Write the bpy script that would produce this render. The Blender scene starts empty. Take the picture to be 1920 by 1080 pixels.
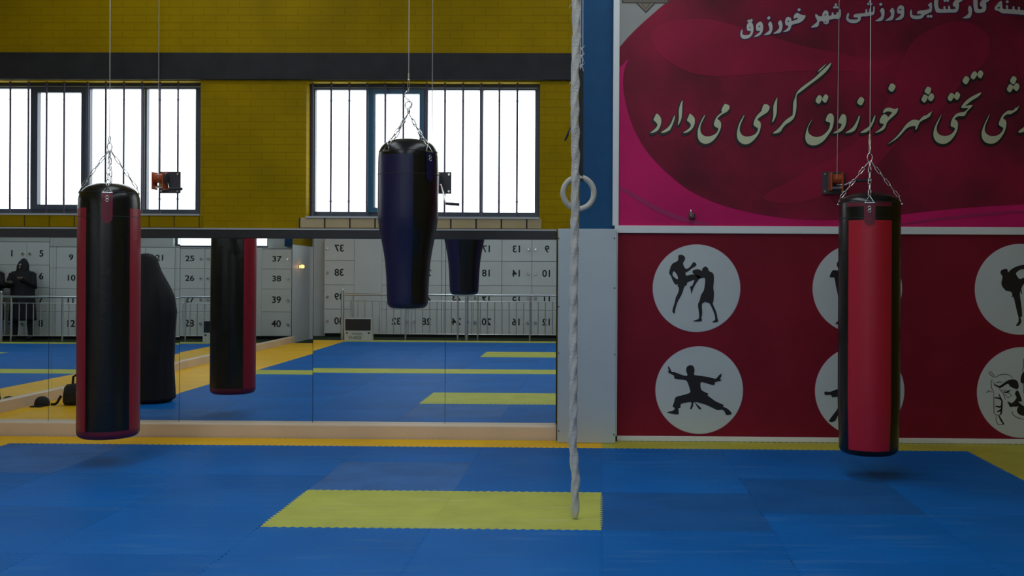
import bpy, bmesh, math, random
from mathutils import Vector, Matrix
from mathutils.geometry import tessellate_polygon
C = bpy.context.scene.collection
PI = math.pi
random.seed(7)

# ------------------------------------------------------------------ camera, sky, exposure
F, PX, PY, YAW, ROLL, CH = 2000.0, 1092.0, 488.0, 0.019, 0.005, 1.57
_r0 = Vector((math.cos(YAW), math.sin(YAW), 0)); _f = Vector((-math.sin(YAW), math.cos(YAW), 0)); _z = Vector((0, 0, 1))
_r = (_r0 * math.cos(ROLL) + _z * math.sin(ROLL)); _u = (_z * math.cos(ROLL) - _r0 * math.sin(ROLL))
CAM = Vector((0, 0, CH))
cd = bpy.data.cameras.new('camera'); cam = bpy.data.objects.new('camera', cd); C.objects.link(cam)
cd.sensor_width = 36; cd.sensor_fit = 'HORIZONTAL'; cd.lens = 36 * F / 1920
cd.shift_x = -(PX - 960) / 1920; cd.shift_y = (PY - 540) / 1920
cd.clip_start = 0.05; cd.clip_end = 200
cam.matrix_world = Matrix(((_r.x, _u.x, -_f.x, 0), (_r.y, _u.y, -_f.y, 0), (_r.z, _u.z, -_f.z, CH), (0, 0, 0, 1)))
S = bpy.context.scene
S.camera = cam
S.view_settings.view_transform = 'Standard'; S.view_settings.look = 'None'
S.view_settings.exposure = 0.0; S.view_settings.gamma = 1.0; S.view_settings.use_curve_mapping = False
S.cycles.use_denoising = True
S.cycles.max_bounces = 12; S.cycles.diffuse_bounces = 5; S.cycles.glossy_bounces = 8; S.cycles.transparent_max_bounces = 16
S.cycles.sample_clamp_indirect = 6.0
S.cycles.caustics_reflective = True; S.cycles.caustics_refractive = False

SKY = 4.0
wd = bpy.data.worlds.new('overcast_sky'); S.world = wd; wd.use_nodes = True
_bg = wd.node_tree.nodes['Background']
_bg.inputs[0].default_value = (0.93, 0.97, 1.0, 1); _bg.inputs[1].default_value = SKY

# room limits (metres): camera stands at the origin and looks along +Y
XL, XR, YB, YW, YM, ZC = -6.235, 4.1, -3.95, 9.46, 9.42, 5.2
SKYL = [(-4.1, -2.9), (-0.3, 0.9)]          # unseen skylight strips added for even top light (x ranges)
SKY_Y = (-1.5, 8.9)
def portal(name, loc, rot, sx, sy):
    l = bpy.data.lights.new(name, 'AREA'); l.shape = 'RECTANGLE'; l.size = sx; l.size_y = sy
    l.cycles.is_portal = True
    o = bpy.data.objects.new(name, l); C.objects.link(o); o.location = loc; o.rotation_euler = rot
for a, b in SKYL:
    portal('skylight_portal', ((a + b) / 2, sum(SKY_Y) / 2, ZC + 0.12), (0, 0, 0), b - a, SKY_Y[1] - SKY_Y[0])

def at(px, py, Y):
    """the point on the plane y = Y that the photograph shows at this pixel"""
    d = _f + _r * ((px - PX) / F) - _u * ((py - PY) / F)
    return CAM + d * (Y / d.y)
def onfloor(px, py, z=0.0):
    d = _f + _r * ((px - PX) / F) - _u * ((py - PY) / F)
    return CAM + d * ((z - CH) / d.z)

# ------------------------------------------------------------------ materials
def lin(c):
    c = c / 255.0
    return c / 12.92 if c <= 0.04045 else ((c + 0.055) / 1.055) ** 2.4
_M = {}
def mat(name, col, rough=0.5, metal=0.0, noise=0.0, nscale=8.0, bump=0.0, bscale=60.0, coat=0.0, rnd=0.0, spec=0.5, col2=None, streak=None):
    if name in _M: return _M[name]
    m = bpy.data.materials.new(name); m.use_nodes = True
    nt = m.node_tree; n = nt.nodes; L = nt.links; b = n['Principled BSDF']
    b.inputs['Roughness'].default_value = rough; b.inputs['Metallic'].default_value = metal
    b.inputs['Specular IOR Level'].default_value = spec
    if coat: b.inputs['Coat Weight'].default_value = coat; b.inputs['Coat Roughness'].default_value = 0.25
    b.inputs['Base Color'].default_value = (*col, 1)
    tc = n.new('ShaderNodeTexCoord')
    src = None
    if noise or col2:
        t = n.new('ShaderNodeTexNoise'); t.inputs['Scale'].default_value = nscale; t.inputs['Detail'].default_value = 5
        L.new(tc.outputs['Object'], t.inputs['Vector'])
        r = n.new('ShaderNodeValToRGB')
        r.color_ramp.elements[0].position = 0.32; r.color_ramp.elements[1].position = 0.68
        c2 = col2 if col2 else tuple(min(1, c * (1 + noise)) for c in col)
        c1 = col if col2 else tuple(c * (1 - noise) for c in col)
        r.color_ramp.elements[0].color = (*c1, 1); r.color_ramp.elements[1].color = (*c2, 1)
        L.new(t.outputs['Fac'], r.inputs['Fac']); src = r.outputs['Color']
    if streak:
        mp = n.new('ShaderNodeMapping'); mp.inputs['Scale'].default_value = (1.1, 9, 1)
        ge = n.new('ShaderNodeNewGeometry'); L.new(ge.outputs['Position'], mp.inputs['Vector'])
        t3 = n.new('ShaderNodeTexNoise'); t3.inputs['Scale'].default_value = 1.3; t3.inputs['Detail'].default_value = 7; t3.inputs['Roughness'].default_value = .65
        L.new(mp.outputs[0], t3.inputs['Vector'])
        mr3 = n.new('ShaderNodeMapRange'); mr3.inputs['From Min'].default_value = .53; mr3.inputs['From Max'].default_value = .78; mr3.inputs['To Max'].default_value = .6
        L.new(t3.outputs['Fac'], mr3.inputs['Value'])
        mx3 = n.new('ShaderNodeMix'); mx3.data_type = 'RGBA'; mx3.inputs[7].default_value = (*streak, 1)
        L.new(mr3.outputs['Result'], mx3.inputs[0]); L.new(src, mx3.inputs[6]); src = mx3.outputs[2]
    if rnd:
        oi = n.new('ShaderNodeObjectInfo'); mr = n.new('ShaderNodeMapRange')
        mr.inputs['To Min'].default_value = 1 - rnd; mr.inputs['To Max'].default_value = 1 + rnd
        L.new(oi.outputs['Random'], mr.inputs['Value'])
        hs = n.new('ShaderNodeHueSaturation'); hs.inputs['Color'].default_value = (*col, 1)
        if src: L.new(src, hs.inputs['Color'])
        L.new(mr.outputs['Result'], hs.inputs['Value']); src = hs.outputs['Color']
    if src: L.new(src, b.inputs['Base Color'])
    if bump:
        t2 = n.new('ShaderNodeTexNoise'); t2.inputs['Scale'].default_value = bscale; t2.inputs['Detail'].default_value = 4
        L.new(tc.outputs['Object'], t2.inputs['Vector'])
        bp = n.new('ShaderNodeBump'); bp.inputs['Strength'].default_value = bump; bp.inputs['Distance'].default_value = 0.01
        L.new(t2.outputs['Fac'], bp.inputs['Height']); L.new(bp.outputs['Normal'], b.inputs['Normal'])
    _M[name] = m
    return m
def brick_mat(name, c1, c2, mortar, swap='XZ', bw=0.21, bh=0.068, ms=0.006, bump=0.5, rough=0.6):
    if name in _M: return _M[name]
    m = bpy.data.materials.new(name); m.use_nodes = True
    nt = m.node_tree; n = nt.nodes; L = nt.links; b = n['Principled BSDF']; b.inputs['Roughness'].default_value = rough
    b.inputs['Specular IOR Level'].default_value = 0.08
    tc = n.new('ShaderNodeTexCoord'); sp = n.new('ShaderNodeSeparateXYZ'); cb = n.new('ShaderNodeCombineXYZ')
    L.new(tc.outputs['Object'], sp.inputs[0]); L.new(sp.outputs[swap[0]], cb.inputs['X']); L.new(sp.outputs[swap[1]], cb.inputs['Y'])
    br = n.new('ShaderNodeTexBrick'); L.new(cb.outputs[0], br.inputs['Vector'])
    br.inputs['Scale'].default_value = 1; br.inputs['Brick Width'].default_value = bw; br.inputs['Row Height'].default_value = bh
    br.inputs['Mortar Size'].default_value = ms; br.inputs['Mortar Smooth'].default_value = 0.4
    br.inputs['Color1'].default_value = (*c1, 1); br.inputs['Color2'].default_value = (*c2, 1); br.inputs['Mortar'].default_value = (*mortar, 1)
    no = n.new('ShaderNodeTexNoise'); no.inputs['Scale'].default_value = 2.2; no.inputs['Detail'].default_value = 2.2
    L.new(tc.outputs['Object'], no.inputs['Vector'])
    mr = n.new('ShaderNodeMapRange'); mr.inputs['From Min'].default_value = .3; mr.inputs['From Max'].default_value = .7
    mr.inputs['To Min'].default_value = 0.88; mr.inputs['To Max'].default_value = 1.1
    L.new(no.outputs['Fac'], mr.inputs['Value'])
    hs = n.new('ShaderNodeHueSaturation'); L.new(br.outputs['Color'], hs.inputs['Color']); L.new(mr.outputs['Result'], hs.inputs['Value'])
    L.new(hs.outputs['Color'], b.inputs['Base Color'])
    n2 = n.new('ShaderNodeTexNoise'); n2.inputs['Scale'].default_value = 90; L.new(tc.outputs['Object'], n2.inputs['Vector'])
    mx = n.new('ShaderNodeMath'); mx.operation = 'MULTIPLY_ADD'; mx.inputs[1].default_value = -1.0
    L.new(br.outputs['Fac'], mx.inputs[0]); 
    m3 = n.new('ShaderNodeMath'); m3.operation = 'MULTIPLY'; m3.inputs[1].default_value = 0.35
    L.new(n2.outputs['Fac'], m3.inputs[0]); L.new(m3.outputs[0], mx.inputs[2])
    bp = n.new('ShaderNodeBump'); bp.inputs['Strength'].default_value = bump; bp.inputs['Distance'].default_value = 0.006
    L.new(mx.outputs[0], bp.inputs['Height']); L.new(bp.outputs['Normal'], b.inputs['Normal'])
    _M[name] = m; return m

YEL = (0.325, 0.212, 0.0)
m_brick = brick_mat('yellow_painted_brick', YEL, tuple(c * .96 for c in YEL), tuple(c * .84 for c in YEL), bump=.28)
m_brick_side = brick_mat('yellow_painted_brick_side', YEL, tuple(c * .96 for c in YEL), tuple(c * .84 for c in YEL), swap='YZ', bump=.28)
m_sillbrick = brick_mat('bare_tan_brick', (.50, .40, .24), (.42, .34, .2), (.04, .035, .03), bw=0.225, bh=0.2, ms=0.008, bump=.8)
m_sillbrick_y = brick_mat('yellow_brick_course', YEL, tuple(c * .85 for c in YEL), (.10, .07, .01), bw=0.225, bh=0.2, ms=0.006, bump=.8)
m_black = mat('black_paint', (.028, .028, .030), .55, noise=.15, spec=.15)
m_blackstrip = mat('black_strip', (.022, .022, .024), .4)
m_white = mat('white_paint', (.62, .66, .66), .5, noise=.04, nscale=3)
m_whitebar = mat('white_aluminium', (.76, .80, .80), .4)
m_panel = mat('white_panel_board', (.50, .58, .62), .45, noise=.03, nscale=2)
m_ledge = mat('warm_bounce_ledge', (.76, .60, .44), .5, noise=.06, nscale=2)  # warm bounce light on the ledge is put into its base colour
m_bluecol = mat('blue_column_paint', (.012, .08, .20), .45, noise=.06, spec=.15)
m_frame = mat('grey_blue_window_metal', (.05, .065, .09), .4)
m_teal = mat('teal_window_metal', (.018, .11, .19), .4)
m_alu = mat('window_bead', (.42, .44, .45), .4)
m_bar = mat('window_bar_paint', (.06, .05, .09), .5)
m_ceil = mat('ceiling_sheet', (.55, .55, .53), .8)
m_subfloor = mat('dark_green_carpet', (.018, .035, .015), .9, noise=.25, nscale=40)
m_steel = mat('brushed_steel', (.78, .79, .80), .28, 1.0)
m_chrome = mat('chrome_chain', (.75, .75, .74), .2, 1.0)
m_cable = mat('steel_cable', (.55, .52, .5), .45, .6)
m_rope = mat('white_cotton_rope', (.62, .61, .58), .9, bump=.6, bscale=90, noise=.08)
m_cord = mat('white_cord', (.6, .63, .66), .9)
m_ring = mat('cream_ring', (.55, .54, .48), .4, noise=.05)
m_strap = mat('black_webbing', (.012, .012, .014), .7)
m_blk = mat('black_leather', (.006, .007, .007), .26, bump=.12, bscale=35, spec=.5)
m_red = mat('red_leather', (.50, .010, .032), .38, bump=.12, bscale=35)
m_redl = mat('wine_red_leather', (.33, .009, .028), .38, bump=.12, bscale=35)
m_dred = mat('dark_red_leather', (.16, .008, .028), .42, bump=.1, bscale=35)
m_navy = mat('navy_leather', (.008, .009, .058), .36, bump=.12, bscale=35)
m_navyd = mat('dark_navy_trim', (.008, .008, .03), .4)
m_maroon_l = mat('banner_maroon_low', (.22, .011, .026), .5, noise=.14, nscale=1.4, spec=.15)
m_maroon = mat('banner_maroon', (.105, .014, .026), .5, nscale=1.5, col2=(.31, .015, .050), spec=.15)
m_swash = mat('banner_crimson_swash', (.24, .014, .040), .5, nscale=1.5, col2=(.34, .015, .056), spec=.15)
m_magenta = mat('banner_magenta', (.58, .014, .135), .5, noise=.18, nscale=1.2, spec=.15)
m_dark_curve = mat('banner_dark_curve', (.38, .01, .12), .5)  # thin darker curved lines across the magenta field
m_bwhite = mat('banner_white', (.29, .30, .285), .5, noise=.05, nscale=2)
m_gold = mat('emblem_brown', (.20, .16, .115), .5)
m_goldd = mat('emblem_dark', (.035, .028, .02), .5)
m_disc = mat('disc_white', (.56, .62, .63), .5, noise=.04, nscale=2)
m_discrim = mat('disc_rim', (.55, .45, .52), .5)
m_ink = mat('print_black', (.010, .009, .012), .5)
m_cream = mat('letter_cream', (.60, .63, .42), .5)
m_lgrey = mat('letter_grey', (.58, .58, .54), .5)
m_lblue = mat('letter_outline_navy', (.03, .012, .09), .5)
m_matblue = mat('blue_foam', (.003, .132, .47), .52, noise=.10, nscale=1.1, rnd=.05, bump=.1, bscale=160, spec=.06, streak=(.07, .21, .46))
m_matdark = mat('worn_blue_foam', (.010, .105, .34), .55, noise=.12, nscale=2, rnd=.05, bump=.1, bscale=160, spec=.06, streak=(.05, .14, .34))
m_matgrey = mat('scuffed_blue_foam', (.045, .150, .41), .55, noise=.18, nscale=2.6, rnd=.05, bump=.1, bscale=160, spec=.06, streak=(.10, .22, .45))
m_matlime = mat('lime_yellow_foam', (.50, .53, .10), .55, noise=.09, nscale=3.5, bump=.1, bscale=160, spec=.06, streak=(.62, .64, .26))
m_matgold = mat('golden_yellow_foam', (.92, .52, .010), .5, noise=.06, nscale=2, rnd=.04, spec=.15)
m_matolive = mat('olive_yellow_foam', (.52, .47, .05), .5, noise=.08, nscale=2, rnd=.04, spec=.15)
m_locker = mat('white_locker_board', (.72, .75, .74), .4, noise=.03, nscale=2)
m_gap = mat('locker_dark_edge', (.25, .27, .26), .6)
m_num = mat('number_black', (.012, .012, .012), .5)
m_plinth = mat('locker_plinth', (.015, .018, .015), .6)
m_cloth = mat('black_cloth', (.006, .006, .008), .85, bump=.2, bscale=25)
m_coat = mat('dark_coat', (.010, .010, .014), .8, bump=.2, bscale=25)
m_skin = mat('skin', (.38, .22, .15), .5, noise=.05)
m_denim = mat('dark_trousers', (.012, .014, .024), .8)
m_card = mat('white_carton', (.55, .56, .54), .6, noise=.04)
m_screen = mat('dark_carton_print', (.012, .013, .016), .35)
m_bagcloth = mat('black_nylon', (.010, .010, .011), .7, bump=.2, bscale=80)
m_orange = mat('orange_winch_paint', (.42, .075, .018), .45, noise=.15, nscale=20)
m_plate = mat('dark_winch_plate', (.05, .045, .055), .5)
m_dgrey = mat('dark_rubber', (.02, .02, .022), .6)
m_hook = mat('dark_bronze', (.10, .09, .075), .3, .8)

m_mirror = bpy.data.materials.new('mirror_glass'); m_mirror.use_nodes = True
_b = m_mirror.node_tree.nodes['Principled BSDF']
_b.inputs['Metallic'].default_value = 1; _b.inputs['Roughness'].default_value = 0.0; _b.inputs['Base Color'].default_value = (.84, .87, .86, 1)
m_edge = mat('mirror_edge', (.10, .12, .11), .3)
m_glass = bpy.data.materials.new('window_glass'); m_glass.use_nodes = True
_n = m_glass.node_tree.nodes; _n.clear()
_o = _n.new('ShaderNodeOutputMaterial'); _mx = _n.new('ShaderNodeMixShader'); _t = _n.new('ShaderNodeBsdfTransparent'); _g = _n.new('ShaderNodeBsdfGlossy')
_g.inputs['Roughness'].default_value = .05; _mx.inputs[0].default_value = .06; _t.inputs[0].default_value = (.93, .95, .96, 1)
for a, b in ((_t.outputs[0], _mx.inputs[1]), (_g.outputs[0], _mx.inputs[2]), (_mx.outputs[0], _o.inputs[0])): m_glass.node_tree.links.new(a, b)
m_lamp = bpy.data.materials.new('warm_lamp'); m_lamp.use_nodes = True
_b = m_lamp.node_tree.nodes['Principled BSDF']
_b.inputs['Base Color'].default_value = (.5, .25, .06, 1); _b.inputs['Emission Color'].default_value = (1, .42, .07, 1); _b.inputs['Emission Strength'].default_value = 6

# ------------------------------------------------------------------ mesh helpers
class MB:
    def __init__(self): self.v = []; self.f = []; self.m = []; self.sm = []
    def add(self, vs, fs, mi=0, smooth=False):
        o = len(self.v); self.v += [tuple(p) for p in vs]
        for f in fs: self.f.append([i + o for i in f]); self.m.append(mi); self.sm.append(smooth)
        return self
    def box(self, x0, x1, y0, y1, z0, z1, mi=0):
        vs = [(x, y, z) for z in (z0, z1) for y in (y0, y1) for x in (x0, x1)]
        return self.add(vs, [(0, 2, 3, 1), (4, 5, 7, 6), (0, 1, 5, 4), (2, 6, 7, 3), (0, 4, 6, 2), (1, 3, 7, 5)], mi)
    def rbox(self, x0, x1, y0, y1, z0, z1, b=0.004, mi=0):
        """box with chamfered edges"""
        cx, cy, cz = (x0 + x1) / 2, (y0 + y1) / 2, (z0 + z1) / 2
        hx, hy, hz = (x1 - x0) / 2, (y1 - y0) / 2, (z1 - z0) / 2
        b = min(b, hx * .9, hy * .9, hz * .9)
        bm = bmesh.new(); bmesh.ops.create_cube(bm, size=2)
        for v in bm.verts: v.co = Vector((v.co.x * hx + cx, v.co.y * hy + cy, v.co.z * hz + cz))
        bmesh.ops.bevel(bm, geom=bm.edges[:], offset=b, segments=2, profile=.6, affect='EDGES')
        bm.verts.index_update()
        self.add([v.co for v in bm.verts], [[v.index for v in f.verts] for f in bm.faces], mi); bm.free(); return self
    def tube(self, pts, r, n=8, mi=0, closed=False, cap=True, smooth=True, lobes=0, twist=0.0, amp=0.0):
        pts = [Vector(p) for p in pts]; N = len(pts)
        rs = r if isinstance(r, (list, tuple)) else [r] * N
        vs = []; prev = None; s = 0
        for i, p in enumerate(pts):
            a = pts[(i - 1) % N] if (closed or i > 0) else p; b = pts[(i + 1) % N] if (closed or i < N - 1) else p
            t = (b - a).normalized()
            if prev is None:
                q = Vector((0, 0, 1)) if abs(t.z) < .9 else Vector((1, 0, 0)); q = (q - t * q.dot(t)).normalized()
            else: q = (prev - t * prev.dot(t)).normalized()
            prev = q; w = t.cross(q)
            if i: s += (pts[i] - pts[i - 1]).length
            for k in range(n):
                th = 2 * PI * k / n; rr = rs[i] * (1 + (amp * math.cos(lobes * th - twist * s) if lobes else 0))
                vs.append(p + q * (rr * math.cos(th)) + w * (rr * math.sin(th)))
        fs = []
        for i in range(N if closed else N - 1):
            j = (i + 1) % N
            for k in range(n): fs.append((i * n + k, i * n + (k + 1) % n, j * n + (k + 1) % n, j * n + k))
        self.add(vs, fs, mi, smooth)
        if cap and not closed: self.add(vs[:n], [tuple(reversed(range(n)))], mi); self.add(vs[-n:], [tuple(range(n))], mi)
        return self
    def lathe(self, prof, c=(0, 0, 0), n=48, mi=0, matfn=None, smooth=True):
        """prof: (r, z) from bottom to top, closed at both ends when r is 0"""
        vs = []; 
        for r, z in prof:
            for k in range(n):
                th = 2 * PI * k / n; vs.append((c[0] + r * math.sin(th), c[1] - r * math.cos(th), c[2] + z))
        o = len(self.v); self.v += vs
        for i in range(len(prof) - 1):
            for k in range(n):
                self.f.append([o + i * n + k, o + i * n + (k + 1) % n, o + (i + 1) * n + (k + 1) % n, o + (i + 1) * n + k])
                self.m.append(matfn(360 * (k + .5) / n, (prof[i][1] + prof[i + 1][1]) / 2) if matfn else mi); self.sm.append(smooth)
        self.f.append([o + k for k in reversed(range(n))]); self.m.append(matfn(0, prof[0][1]) if matfn else mi); self.sm.append(False)
        e = o + (len(prof) - 1) * n
        self.f.append([e + k for k in range(n)]); self.m.append(matfn(0, prof[-1][1]) if matfn else mi); self.sm.append(False)
        return self
    def cyl(self, a, b, r, n=16, mi=0): return self.tube([a, b], r, n, mi, smooth=False) if n < 8 else self.tube([a, b], r, n, mi)
    def torus(self, c, R, r, nrm='Y', n=40, k=10, mi=0, sy=1.0):
        pts = []
        for i in range(n):
            th = 2 * PI * i / n; a, b = R * math.cos(th), R * sy * math.sin(th)
            pts.append(Vector(c) + Vector({'Y': (a, 0, b), 'Z': (a, b, 0), 'X': (0, a, b)}[nrm]))
        return self.tube(pts, r, k, mi, closed=True)
    def chain(self, a, b, ln=0.06, w=0.026, r=0.0042, mi=0):
        a, b = Vector(a), Vector(b); d = b - a; t = d.normalized(); nn = max(1, round(d.length / (ln - 2.6 * r))); st = d / nn
        q = Vector((0, 1, 0)) if abs(t.y) < .8 else Vector((1, 0, 0)); q = (q - t * q.dot(t)).normalized(); p = t.cross(q)
        for i in range(nn):
            c = a + st * (i + .5); side = p if i % 2 == 0 else q; pts = []
            h = max(st.length / 2 + 1.3 * r - w / 2, .002)
            for k in range(14):
                th = 2 * PI * k / 14; x, y = math.cos(th) * (w / 2 - r), math.sin(th) * (w / 2 - r)
                pts.append(c + side * x + t * (y + (h if y > 0 else -h)))
            self.tube(pts, r, 6, mi, closed=True)
        return self
    def build(self, name, mats, parent=None, loc=None):
        me = bpy.data.meshes.new(name)
        off = Vector(loc) if loc is not None else Vector((0, 0, 0))
        me.from_pydata([Vector(v) - off for v in self.v], [], self.f); 
        if not isinstance(mats, (list, tuple)): mats = [mats]
        for x in mats: me.materials.append(x)
        me.polygons.foreach_set('material_index', self.m); me.polygons.foreach_set('use_smooth', self.sm)
        bm = bmesh.new(); bm.from_mesh(me); bmesh.ops.recalc_face_normals(bm, faces=bm.faces); bm.to_mesh(me); bm.free()
        me.update()
        o = bpy.data.objects.new(name, me); C.objects.link(o)
        if parent is not None:
            o.parent = parent
            if loc is None: o.matrix_parent_inverse = Matrix.Translation(world_loc(parent)).inverted()
            else: o.location = off - world_loc(parent)
        elif loc is not None: o.location = off
        return o
def world_loc(o):
    l = Vector((0, 0, 0))
    while o is not None:
        l += o.location; 
        if o.parent is not None: l += o.matrix_parent_inverse.to_translation()
        o = o.parent
    return l
def tag(o, label=None, cat=None, group=None, kind=None):
    if label: o['label'] = label
    if cat: o['category'] = cat
    if group: o['group'] = group
    if kind: o['kind'] = kind
    return o
def empty(name, loc, label=None, cat=None, group=None, kind=None):
    o = bpy.data.objects.new(name, None); C.objects.link(o); o.location = loc; o.empty_display_size = .1
    return tag(o, label, cat, group, kind)
def struct(name, mb, m, label=None, cat=None, parent=None):
    o = mb.build(name, m, parent)
    if parent is None: tag(o, label, cat, kind='structure')
    return o
def smooth_loop(p, k=3):
    out = []; n = len(p)
    for i in range(n):
        a, b, c, d = (Vector(p[(i + j) % n]) for j in (-1, 0, 1, 2))
        out.append(b)
        if (b - a).length < 1e-6 or (c - b).length < 1e-6: continue
        for s in range(1, k):
            t = s / k
            out.append(.5 * ((2 * b) + (c - a) * t + (2 * a - 5 * b + 4 * c - d) * t * t + (3 * b - a - 3 * c + d) * t ** 3))
    return out
def flat(mb, pts2, Yf, th, mi=0):
    """a thin slab with this outline (x, z), its face at y = Yf"""
    t = tessellate_polygon([[Vector((a, b, 0)) for a, b in pts2]])
    n = len(pts2)
    vs = [(a, Yf, b) for a, b in pts2] + [(a, Yf + th, b) for a, b in pts2]
    fs = [tuple(x) for x in t] + [(i, (i + 1) % n, n + (i + 1) % n, n + i) for i in range(n)]
    return mb.add(vs, fs, mi)
def px_loop(pts, org, sc, Y, smooth=3, dx=0, dy=0):
    q = [(org[0] + (x + dx) / sc, org[1] + (y + dy) / sc) for x, y in pts]
    if smooth > 1: q = [(v.x, v.y) for v in smooth_loop([Vector((a, b, 0)) for a, b in q], smooth)]
    out = []
    for a, b in q:
        w = at(a, b, Y); out.append((w.x, w.z))
    return out
def px_stroke(mb, pts, w, org, sc, Y, th, mi=0):
    """thin drawn line of width w (crop pixels) as a slab"""
    q = [Vector((x, y, 0)) for x, y in pts]; L = []; R = []
    for i, p in enumerate(q):
        t = (q[min(i + 1, len(q) - 1)] - q[max(i - 1, 0)]).normalized(); nn = Vector((-t.y, t.x, 0))
        ww = w * (0.35 + 0.65 * math.sin(PI * (i + .5) / len(q))) / 2
        L.append((p + nn * ww).to_tuple()[:2]); R.append((p - nn * ww).to_tuple()[:2])
    flat(mb, px_loop(L + R[::-1], org, sc, Y, 1), Y, th, mi)

# ------------------------------------------------------------------ setting: floor, ceiling, walls
struct('floor', MB().box(XL - .25, XR + .25, YB - .25, YW + .3, -.25, -.03), m_subfloor, 'dark green floor under the foam mats and behind the railing', 'floor')
mb = MB()
xs = [XL - .25] + [v for ab in SKYL for v in ab] + [XR + .25]
for i in range(0, len(xs), 2): mb.box(xs[i], xs[i + 1], YB - .25, YW + .3, ZC, ZC + .1)
for a, b in SKYL: mb.box(a, b, YB - .25, SKY_Y[0], ZC, ZC + .1); mb.box(a, b, SKY_Y[1], YW + .3, ZC, ZC + .1)
struct('ceiling', mb, m_ceil, 'pale sheet ceiling of the hall with added skylight strips', 'ceiling')
for i, (a, b) in enumerate(SKYL):
    w = empty('window_%d' % (i + 5), ((a + b) / 2, 3, ZC), 'long unseen skylight strip added in the hall ceiling for top light', 'skylight', kind='structure')
    MB().box(a, b, SKY_Y[0], SKY_Y[1], ZC + .05, ZC + .06).build('pane', m_glass, w)

xcol0 = at(1088, 300, YW).x; xcol1 = at(1150, 300, YW).x
# window rectangles in the front wall
W1 = (at(-62, 280, YW).x, at(376, 280, YW).x, at(376, 402, YW).z, at(376, 152, YW).z)
W2 = (at(574, 280, YW).x, at(1012, 280, YW).x, at(800, 407, YW).z, at(800, 154, YW).z)
WT = .26                                           # front wall thickness
mb = MB(); zb, zt = min(W1[2], W2[2]), max(W1[3], W2[3])
x0, x1 = XL - .25, XR + .25
mb.box(x0, W1[0], YW, YW + WT, zb, zt); mb.box(W1[1], W2[0], YW, YW + WT, zb, zt); mb.box(W2[1], x1, YW, YW + WT, zb, zt)
for W in (W1, W2):
    if W[2] > zb: mb.box(W[0], W[1], YW, YW + WT, zb, W[2])
    if W[3] < zt: mb.box(W[0], W[1], YW, YW + WT, W[3], zt)
mb.box(x0, x1, YW, YW + WT, zt, ZC); mb.box(x0, x1, YW, YW + WT, -.03, zb)
struct('wall_front', mb, m_brick, 'yellow painted brick wall with two barred windows', 'wall')
za, zb2 = at(500, 150, YW).z, at(500, 99.5, YW).z
struct('trim_1', MB().rbox(XL, xcol0 + .02, YW - .025, YW + .01, za, zb2, .006), m_black, 'wide black band across the yellow wall above the windows', 'beam')
struct('wall_right', MB().box(XR, XR + .25, YB - .25, YW + .3, -.03, ZC), m_brick_side, 'yellow painted wall to the right of the mats', 'wall')
# left wall with a short white end piece beside the lockers
mb = MB(); mb.box(XL - .25, XL, YB - .25, YW, -.03, ZC)
struct('wall_left', mb, m_brick_side, 'yellow painted brick side wall above the side mirrors', 'wall')
struct('trim_2', MB().box(XL, XL + .03, YB, -2.35, -.03, 2.15), m_white, 'white board on the side wall next to the lockers', 'wall panel')
# back wall with high windows above the lockers
BW = [(-5.15, -4.55, 2.13), (-4.2, -3.1, 2.13), (-2.3, -1.3, 2.85), (-.5, .7, 2.85), (1.4, 2.6, 2.85)]; BZ = (2.13, 3.9)
mb = MB(); prev = XL - .25
for a, b, zl in BW:
    mb.box(prev, a, YB - .25, YB, BZ[0], BZ[1]); prev = b
    if zl > BZ[0]: mb.box(a, b, YB - .25, YB, BZ[0], zl)
mb.box(prev, XR + .25, YB - .25, YB, BZ[0], BZ[1]); mb.box(XL - .25, XR + .25, YB - .25, YB, BZ[1], ZC); mb.box(XL - .25, XR + .25, YB - .25, YB, -.03, BZ[0])
struct('wall_back', mb, m_white, 'pale painted wall behind and above the lockers', 'wall')
struct('trim_15', MB().box(-6.0, -5.55, YB - .01, YB + .14, 2.16, ZC), m_bluecol, 'blue painted column above the last locker in the corner', 'column')
def window_frame_mb(x0, x1, z0, z1, y, d=.05, w=.05):
    m = MB(); m.box(x0, x0 + w, y, y + d, z0, z1); m.box(x1 - w, x1, y, y + d, z0, z1)
    m.box(x0 + w, x1 - w, y, y + d, z0, z0 + w); m.box(x0 + w, x1 - w, y, y + d, z1 - w, z1); return m
w = empty('window_3', (0, YB, BZ[0]), 'row of bright high windows above the lockers', 'window', kind='structure')
for a, b, zl in BW:
    f = window_frame_mb(a, b, zl, BZ[1], YB - .15).build('frame', m_frame, w)
    MB().box(a + .04, b - .04, YB - .13, YB - .12, zl + .04, BZ[1] - .04).build('pane', m_glass, f)
    portal('back_window_portal', ((a + b) / 2, YB - .2, (zl + BZ[1]) / 2), (-PI / 2, 0, 0), b - a, BZ[1] - zl)

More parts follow.
